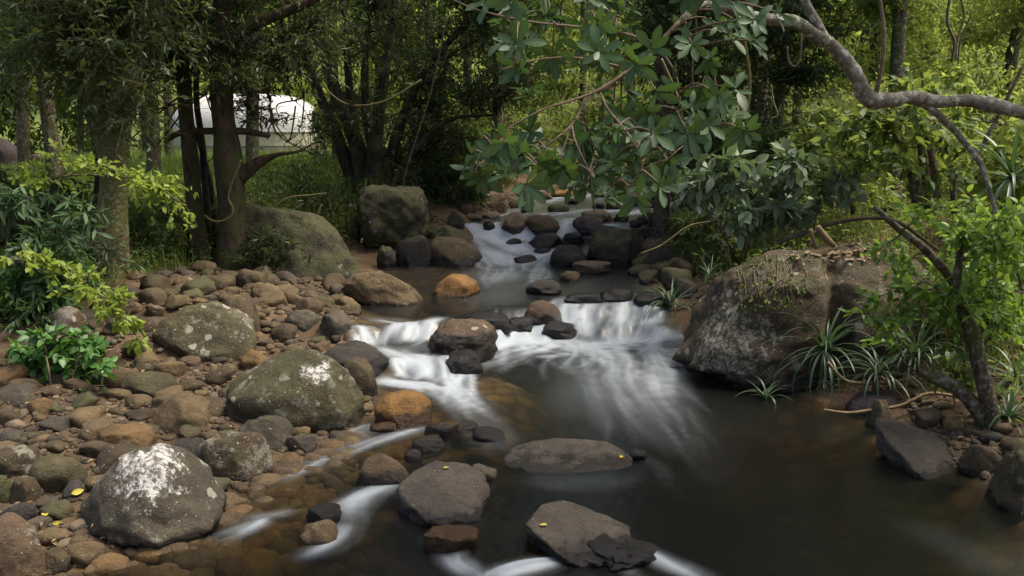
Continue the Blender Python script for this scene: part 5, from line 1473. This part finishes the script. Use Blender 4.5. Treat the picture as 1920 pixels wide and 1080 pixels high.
under('bush closing the gap under the fanning stems', 740, 22, 2.2, 1.5, DK, n=20, LW=.2)
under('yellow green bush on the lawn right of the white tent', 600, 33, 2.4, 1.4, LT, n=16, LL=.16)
print('shrubs', round(time.time() - T0, 1))
# ------------------------------------------------------------------ strap leaved plants
def blade_mesh(curl, W, mat, fold=.35):
    s = np.linspace(0, 1, 9)
    wv = np.interp(s, [0, .08, .45, .8, 1], [.6, .9, 1, .6, .04]) * W
    ang = curl * s ** 1.3
    x = np.cumsum(np.concatenate([[0], np.cos(ang[1:]) * .125])); z = -np.cumsum(np.concatenate([[0], np.sin(ang[1:]) * .125]))
    V, rib = [], []
    for a, ww, zz in zip(x, wv, z):
        V += [[a, ww, zz + fold * ww], [a, 0, zz], [a, -ww, zz + fold * ww]]; rib += [0, 1, 0]
    F = []
    for i in range(8):
        a = i * 3
        F += [[a, a + 1, a + 4, a + 3], [a + 1, a + 2, a + 5, a + 4]]
    return mesh_np('blade', np.array(V), [np.array(F)], mat, True, {'rib': rib, 'tone': np.full(len(V), .5)})
BL = [blade_mesh(c, .017, M['blade']) for c in (.6, 1.1, 1.5, 1.9, 2.3)]
BLW = [blade_mesh(c, .026, M['blade']) for c in (.5, 1., 1.4, 1.8)]
def strap_plant(label, p, L, n, meshes, el=(.35, 1.35), tilt=(0, 0, 0), name='strap_plant', stem=None):
    t = thing(name, p if stem is None else stem, label, 'plant', 'strap leaved plants on the right bank')
    if stem is not None:
        Soup().tube([stem, (np.array(stem) + p) / 2 + rng.normal(0, .05, 3), p], [.034, .026, .022], seg=6, n=10).build('stem', M['bark_mid'], t)
    for k in range(n):
        a = k * 2.399 + rng.normal(0, .2); e = rng.uniform(*el)
        d = np.array([math.cos(a) * math.cos(e), math.sin(a) * math.cos(e), math.sin(e)]) + tilt
        nn = np.array([-math.cos(a) * math.sin(e), -math.sin(a) * math.sin(e), math.cos(e)])
        leaf_object('blade', meshes[int(rng.integers(len(meshes)))], t, np.asarray(p) + rng.normal(0, .012, 3), d, nn, L * rng.uniform(.6, 1.1))
    return t
strap_plant('arching strap leaved plant in front of the giant boulder', at(1548, 655, 8.3), .74, 70, BL, el=(-.2, 1.3), stem=on_ground(1548, 752) + [0, .25, 0])
strap_plant('smaller upright strap leaved plant right of the arching one, by the boulder foot', at(1646, 700, 7.9), .6, 50, BL, el=(-.2, 1.3), stem=on_ground(1650, 765) + [0, .1, 0])
strap_plant('short strap leaved tuft growing out of the dark water by the giant boulder', on_ground(1440, 752) + [0, .06, .02], .36, 18, BLW, el=(.5, 1.4))
strap_plant('dense strap leaved tuft at the foot of the arching plant', on_ground(1550, 745) + [0, .2, .12], .40, 26, BLW, el=(.1, 1.2))
strap_plant('pale grassy strap leaved tuft on the right end of the wide cascade', at(1256, 574, 11.2), .62, 34, BL)
strap_plant('strap leaved plant behind the leaning trunk', at(1720, 665, 7.9), .65, 50, BL, el=(-.2, 1.3), stem=on_ground(1730, 740) + [0, .5, 0])
strap_plant('strap leaved tuft on the earth above the right edge boulder', on_ground(1900, 800) + [0, .1, .04], .42, 26, BLW, el=(.3, 1.3))
strap_plant('strap leaved plant at the right edge under the bright bush', at(1905, 710, 7.4), .65, 44, BL, el=(-.2, 1.3), stem=on_ground(1915, 770) + [0, .3, 0])
strap_plant('tall strap leaved palm with hanging blades at the right edge', at(1898, 335, 9.2), 1.05, 40, BLW, el=(-.4, 1.2), stem=np.array([at(1910, 700, 9.2)[0], 9.2, gz(at(1910, 700, 9.2)[0], 9.2)]))
strap_plant('grassy tuft on the huge sloping mossy boulder', at(590, 455, 13.2), .5, 28, BL)
strap_plant('grassy tuft at the left foot of the huge sloping mossy boulder', on_ground(520, 505) + [0, .1, 0], .5, 28, BL)
strap_plant('grassy tuft in the shadow of the mossy right shore', at(1330, 520, 11.4), .5, 24, BL)

# ------------------------------------------------------------------ grass and low ground cover
def blades(name, P, h, mat, label, lean=.35, w_=.012):
    n = len(P)
    a = rng.uniform(0, 6.28, n); l = rng.uniform(.1, lean * 2, n) * h
    o = np.stack([np.cos(a), np.sin(a), 0 * a], -1); s = np.stack([-np.sin(a), np.cos(a), 0 * a], -1)
    up = np.array([0, 0, 1.])
    w_ = w_ * rng.uniform(.7, 1.4, n)[:, None]
    V = np.stack([P - s * w_, P + s * w_, P + up * (h * .6)[:, None] + o * (l * .35)[:, None] + s * w_ * .7, P + up * (h * .6)[:, None] + o * (l * .35)[:, None] - s * w_ * .7, P + up * h[:, None] * .92 + o * l[:, None]], 1)
    i = (np.arange(n) * 5)[:, None]
    F1 = i + np.array([[0, 1, 2, 3]]); F2 = i + np.array([[3, 2, 4]])
    tone = np.repeat(np.clip(rng.normal(.5, .3, n), 0, 1), 5)
    o_ = part(name, V.reshape(-1, 3), [F1, F2], mat, None, True, {'tone': tone}, 'stuff')
    o_['label'] = label
    return o_
def land(n, xr, yr, cond=None, smin=.3):
    x, y = rng.uniform(*xr, n), rng.uniform(*yr, n)
    _, sd, lf = bank(x, y)
    k = sd > smin
    if cond is not None: k &= cond(x, y, sd, lf)
    x, y = x[k], y[k]
    return np.stack([x, y, ground(x, y)], -1)
notbar = lambda x, y, sd, lf: lf & ~inpoly(*project(np.stack([x, y, ground(x, y)], -1))[:2], np.array([(-200, 760), (40, 640), (120, 590), (200, 550), (260, 520), (380, 505), (470, 490), (560, 470), (660, 480), (720, 700), (300, 1100), (-300, 1100)]))
G1 = land(26000, (-16, -1.5), (14, 34), lambda x, y, sd, lf: lf & (sd > 1.2))
blades('grass', G1, rng.uniform(.25, .75, len(G1)), M['grass'], 'tall grass on the left bank behind the trunks', w_=.012)
G2 = land(15000, (-26, -2), (28, 46), lambda x, y, sd, lf: lf)
blades('lawn_grass', G2, rng.uniform(.08, .2, len(G2)), M['grass'], 'short sunlit lawn grass around the white tent', w_=.03)
G3 = land(9000, (-12, -1.4), (9.5, 16), lambda x, y, sd, lf: notbar(x, y, sd, lf) & (sd > 1.0))
blades('undergrowth_grass', G3, rng.uniform(.12, .4, len(G3)), M['grass'], 'thin dark grass under the left trees', w_=.008)
G4 = land(12000, (1.5, 14), (4.5, 26), lambda x, y, sd, lf: ~lf & (sd > .9))
blades('bank_grass', G4, rng.uniform(.12, .45, len(G4)), M['grass'], 'grass on the right bank slope', w_=.009)
def cover(name, P, label, mat, LL, n=7, h=.3, LW=.4, tm=TS):
    m = len(P)
    q = P[:, None] + rng.normal(0, 1, (m, n, 3)) * [.12, .12, 0]
    q[..., 2] += rng.uniform(.05, 1, (m, n)) * h * rng.uniform(.4, 1.2, (m, 1))
    d = rng.normal(size=(m, n, 3)) * [1, 1, .4] + [0, 0, -.15]
    N = rng.normal(size=(m, n, 3)) * .5 + [0, 0, 1]
    q = q.reshape(-1, 3)
    k = opened(q, rng)
    o = foliage(name, q[k], d.reshape(-1, 3)[k], N.reshape(-1, 3)[k], LL * rng.uniform(.6, 1.3, m * n)[k], LW, tm, mat, None, rng)
    tag(o, label, None, None, 'stuff')
C1 = land(5200, (-12, -1.6), (8.5, 17), lambda x, y, sd, lf: notbar(x, y, sd, lf) & (sd > 1.1))
cover('ground_cover', C1, 'leafy ground cover under the left trees', M['mid_leaf'], .09, 8, .38)
C2 = land(6000, (1.5, 12), (4.5, 26), lambda x, y, sd, lf: ~lf & (sd > .8))
cover('bank_ground_cover', C2, 'leafy ground cover on the right bank', M['mid_leaf'], .10, 8, .4)
C3 = land(2200, (-7, 0), (15, 30), lambda x, y, sd, lf: lf & (sd > .4))
cover('shore_ground_cover', C3, 'drooping weeds along the far left shore', M['shaded_leaf'], .16, 8, .5, .16)
C4 = land(1500, (1, 8), (14, 30), lambda x, y, sd, lf: ~lf & (sd > 1.6))
cover('far_shore_weeds', C4, 'weeds along the far right shore', M['mid_leaf'], .13, 8, .5, .25)
# dead leaves and litter on the right bank and on top of the giant boulder
L1 = land(5000, (2, 8), (5, 15), lambda x, y, sd, lf: ~lf & (sd > .15))
o = foliage('leaf_litter', L1 + [0, 0, .012], rng.normal(size=(len(L1), 3)) * [1, 1, .1], rng.normal(size=(len(L1), 3)) * .25 + [0, 0, 1], rng.uniform(.04, .1, len(L1)), .5, TS, M['straw'], None, rng)
tag(o, 'dry brown leaf litter on the right bank', None, None, 'stuff')

L2 = scatter(2500, (-7, -.5), (4.3, 13), BAR)[:420]
o = foliage('twig_litter', L2 + [0, 0, .03] + rng.uniform(0, .05, (len(L2), 1)) * [0, 0, 1], rng.normal(size=(len(L2), 3)) * [1, 1, .15], rng.normal(size=(len(L2), 3)) * .3 + [0, 0, 1], rng.uniform(.03, .09, len(L2)), .35, TS, M['straw'], None, rng)
tag(o, 'dry leaves and bits of twig among the cobbles of the left bank', None, None, 'stuff')
# ------------------------------------------------------------------ sticks, vines, roots, fallen leaves
def rod(name, label, cat, P, r, mat, group=None, seg=6):
    V, Q, T = tube(P, r, seg=seg, n=max(8, len(P) * 6), rough=.08, seed=7)
    c = np.asarray(P[0], float)
    o = link(name, mesh_np(name, V - c, [Q, T], mat), None, tuple(c))
    tag(o, label, cat, group)
    return o
rod('vine', 'yellow vine looping in front of the reddish trunk', 'vine', pl([(452, 300), (440, 330), (432, 352), (428, 372), (437, 392), (430, 408), (412, 415), (395, 412), (384, 404)], Y3 - .35), pw([4, 4, 4, 4, 4, 4, 4, 3, 3], Y3), M['vine'])
rod('vine', 'arched bare vine over the huge sloping mossy boulder', 'vine', pl([(505, 408), (520, 385), (545, 370), (580, 366), (612, 362)], 13.4), pw([4, 4, 4, 3, 2], 13.4), M['vine'])
rod('stick', 'upright yellowish stem on the huge sloping mossy boulder', 'stick', pl([(586, 445), (592, 410), (602, 385)], 13.4), pw([5, 5, 3], 13.4), M['vine'])
for i, (lb, px, Yv, wd) in enumerate([
    ('pale looping vine hanging beside the lichen crusted limb', [(1500, 40), (1502, 90), (1496, 120), (1486, 124), (1478, 112), (1476, 88)], 7.5, 4),
    ('thin pale vine hanging in front of the vine covered trunk', [(1446, 160), (1450, 190), (1458, 215), (1446, 222)], 9, 3),
    ('brown twisted vine hanging right of the stream', [(1394, 180), (1388, 220), (1386, 250), (1378, 280), (1374, 305)], 11, 6),
    ('long thin vine hanging from the dark tangled tree', [(1300, -20), (1306, 60), (1298, 140), (1310, 220), (1302, 300)], 14, 4),
    ('second long thin vine hanging near the dark tangled tree', [(1340, -20), (1334, 80), (1346, 160), (1338, 260), (1350, 340)], 15, 4),
    ('dark vine curtain strand above the vine covered trunk', [(1400, -20), (1396, 70), (1406, 150), (1398, 240)], 13, 6),
    ('bare hanging root strand at the upper right', [(1782, -10), (1776, 40), (1790, 80), (1784, 115)], 9.5, 5),
    ('second bare hanging root strand at the upper right', [(1800, -10), (1808, 30), (1796, 70), (1792, 110)], 9.6, 4),
    ('third bare hanging root strand at the upper right', [(1822, 20), (1812, 50), (1800, 80), (1796, 120)], 9.4, 3),
    ('grey vine sagging across the fanning stems', [(560, 60), (600, 150), (650, 195), (720, 190), (790, 150)], 15.5, 4),
    ('thin vine dropping from the fanning stems to the square boulder', [(838, 30), (820, 120), (800, 200), (770, 290), (755, 345)], 15.8, 3),
    ('brown vine hanging behind the waxy leaf rosettes', [(1240, 110), (1262, 160), (1276, 200), (1272, 230)], 8, 5)]):
    rod('hanging_vine', lb, 'vine', pl(px, Yv), pw([wd] * len(px), Yv), M['vine'] if i % 2 else M['twig'])
for lb, px, Yv, wd, mt in [
    ('short broken stick lying on top of the giant boulder, the left one', [(1519, 430), (1527, 455), (1535, 474)], 9.0, 9, 'straw'),
    ('thick broken stick lying on top of the giant boulder, the right one', [(1532, 425), (1548, 445), (1571, 468)], 9.0, 13, 'straw'),
    ('long bent root reaching into the dark water', [(1790, 742), (1740, 738), (1690, 760), (1640, 768), (1590, 774), (1545, 768)], 7.4, 7, 'straw'),
    ('bare root along the foot of the giant boulder', [(1552, 680), (1580, 710), (1610, 718), (1680, 715), (1740, 700)], 7.9, 8, 'straw'),
    ('thin root end by the smaller strap leaved plant', [(1652, 706), (1675, 728), (1690, 742)], 7.8, 7, 'straw'),
    ('dead branch lying across the right bank above the giant boulder', [(1460, 455), (1540, 425), (1610, 410), (1680, 415), (1760, 470)], 10.0, 9, 'twig'),
    ('dry pale branch lying on the far left shore', [(905, 380), (930, 386), (955, 396), (975, 396)], 19.8, 7, 'straw'),
    ('bare twig reaching over the right shore', [(1202, 475), (1240, 460), (1290, 425), (1330, 415)], 11.6, 4, 'vine'),
    ('bare upright stem rising beside the giant boulder', [(1412, 455), (1414, 420), (1420, 380)], 10.6, 6, 'twig_tan'),
    ('thin stem dropping behind the giant boulder', [(1366, 490), (1364, 440), (1366, 410)], 10.8, 4, 'vine')]:
    rod('fallen_branch' if 'branch' in lb else 'stick', lb, 'branch', pl(px, Yv), pw([wd * .9, wd, wd, wd * .6], Yv), M[mt])
FL = mk_leaves('fallen_leaf', 2, [.03, .72, 1., .8, .42, .03], M['dry_leaf'], .24, [.12, .22])
deps = bpy.context.evaluated_depsgraph_get()
def on_scene(u, v):
    d = Vector(ray(u, v)).normalized()
    ok, loc, nn, *_ = SC.ray_cast(deps, Vector(CAM), d)
    return np.array(loc), np.array(nn)
bpy.context.view_layer.update()
deps = bpy.context.evaluated_depsgraph_get()
for lb, u, v, L, a in [('yellow fallen leaf on the right tip of the long flat slab', 1165, 858, .07, 1.2), ('small yellow fallen leaf on the flat topped front boulder', 1018, 986, .055, 3.), ('small yellow fallen leaf on the broad round dark grey stone', 837, 879, .05, .5),
        ('bright yellow fallen leaf on the pebbles above the corner boulder', 84, 966, .09, 2.2), ('yellow green fallen leaf beside the white-capped boulder', 145, 922, .09, .9), ('small yellow fallen leaf below the bright yellow one', 108, 980, .06, .4)]:
    p, nn = on_scene(u, v)
    o = link('fallen_leaf', FL[0])
    d, b_, nn = frames(np.array([[math.cos(a), math.sin(a), 0.]]), np.array([nn]))
    d, b_, nn = d[0], b_[0], nn[0]
    p = p + nn * .012 - d * L * .5
    o.matrix_world = Matrix(((d[0] * L, b_[0] * L, nn[0] * L, p[0]), (d[1] * L, b_[1] * L, nn[1] * L, p[1]), (d[2] * L, b_[2] * L, nn[2] * L, p[2]), (0, 0, 0, 1)))
    tag(o, lb, 'leaf', 'fallen leaves on the stones')

# roots and creepers hugging the top and the left face of the giant boulder
def hug(px, off=.012):
    out = []
    for u, v in px:
        p, n_ = on_scene(u, v)
        out.append(p + n_ * off)
    out = np.array(out)
    return out if np.isfinite(out).all() and np.abs(np.diff(out, axis=0)).max() < .8 else None
p0, _ = on_scene(1420, 520)
CRP = thing('creeper', p0, 'mat of dry roots and creepers hanging over the left shoulder of the giant boulder', 'creeper')
for k in range(40):
    u, v = rng.uniform(1365, 1510), rng.uniform(462, 540)
    n_ = int(rng.integers(4, 8)); px = [(u, v)]
    for i in range(n_): px.append((px[-1][0] + rng.normal(-3, 8), px[-1][1] + rng.uniform(8, 22)))
    P = hug(px)
    if P is not None: Soup().tube(P, [.006, .0045, .002], seg=4, n=12).build('root', M['twig'], CRP)
q = [on_scene(rng.uniform(1385, 1510), rng.uniform(480, 580)) for _ in range(200)]
P = np.array([a for a, b in q if np.linalg.norm(a - p0) < 1.3]); N = np.array([b for a, b in q if np.linalg.norm(a - p0) < 1.3])
foliage('foliage', P + N * .02, rng.normal(size=P.shape) + [0, 0, -.6], N + rng.normal(0, .5, P.shape), rng.uniform(.03, .07, len(P)), .5, TM, M['mid_leaf'], CRP, rng)
q = [on_scene(rng.uniform(1480, 1700), rng.uniform(444, 490)) for _ in range(260)]
P = np.array([a for a, b in q if abs(a[1] - p0[1]) < 1.6 and b[2] > .5]); N = np.array([b for a, b in q if abs(a[1] - p0[1]) < 1.6 and b[2] > .5])
if len(P):
    o = foliage('boulder_litter', P + N * .012, rng.normal(size=P.shape) * [1, 1, .1], N + rng.normal(0, .25, P.shape), rng.uniform(.04, .09, len(P)), .5, TM, M['straw'], None, rng)
    tag(o, 'dry leaves lying on the top of the giant boulder', None, None, 'stuff')
# ------------------------------------------------------------------ the white tent on the lawn
ty = 36.
tc = at(437, 306, ty)
tc[2] = gz(tc[0], tc[1])
for k in range(16):
    a = (rng.uniform(300, 570), rng.uniform(150, 200)); b_ = (a[0] + rng.normal(0, 60), a[1] + rng.uniform(40, 110))
    m_ = ((a[0] + b_[0]) / 2 + rng.normal(0, 16), (a[1] + b_[1]) / 2 + rng.normal(0, 12))
    c_ = (b_[0] + rng.normal(0, 20), b_[1] + rng.uniform(-20, 30))
    Soup().tube(pl([a, m_, b_, c_], Y3 + rng.uniform(-.5, .9)), pw([4, 3.4, 2.6, 1.6], Y3), seg=4, n=14).build('twig', M['bark_dark'], t3)
TT = thing('dome_tent', tc, 'white domed tent with cream walls standing on the lawn behind the left trees', 'tent')
hw = 148 / FPX * ty; top = at(437, 172, ty)[2] - tc[2]; wall = at(437, 249, ty)[2] - tc[2]
def ring(z, f, n=48, p=2.6):
    th = np.linspace(0, 2 * np.pi, n, endpoint=False)
    c, s = np.cos(th), np.sin(th)
    r = (np.abs(c) ** p + np.abs(s) ** p) ** (-1 / p)
    return np.stack([tc[0] + hw * f * r * c, tc[1] + 2.6 + 2.6 * f * r * s, np.full(n, tc[2] + z)], -1)
def lathe(rings):
    n = len(rings[0]); V = np.vstack(rings); F = []
    for i in range(len(rings) - 1):
        for j in range(n): F.append([i * n + j, i * n + (j + 1) % n, (i + 1) * n + (j + 1) % n, (i + 1) * n + j])
    return V, np.array(F)
zs = np.linspace(0, 1, 12)
V, F = lathe([ring(wall + (top - wall) * math.sin(a * math.pi / 2), 1.0 * max(.02, math.cos(a * math.pi / 2) ** .55)) for a in zs])
part('roof', V, [F], M['tent'], TT)
V, F = lathe([ring(-.1, 1.), ring(wall * .34, 1.), ring(wall * .34, .985), ring(wall * .56, .985), ring(wall * .56, 1.), ring(wall, 1.), ring(wall + .02, 1.01), ring(wall + .06, 1.01), ring(wall + .08, .99)])
part('wall', V, [F], M['tent_wall'], TT, smooth=False)
V, F = lathe([ring(wall * .36, .996), ring(wall * .54, .996)])
part('window_band', V, [F], M['tent_band'], TT)
for k in range(0, 48, 4):
    P = np.array([ring(wall + (top - wall) * math.sin(a * math.pi / 2), 1.004 * max(.02, math.cos(a * math.pi / 2) ** .55))[k] for a in zs])
    Soup().tube(P, [.035, .035, .02], seg=5, n=20).build('seam', M['tent_wall'], TT)
print('done', round(time.time() - T0, 1), len(bpy.data.objects), sum(len(m.polygons) for m in bpy.data.meshes))
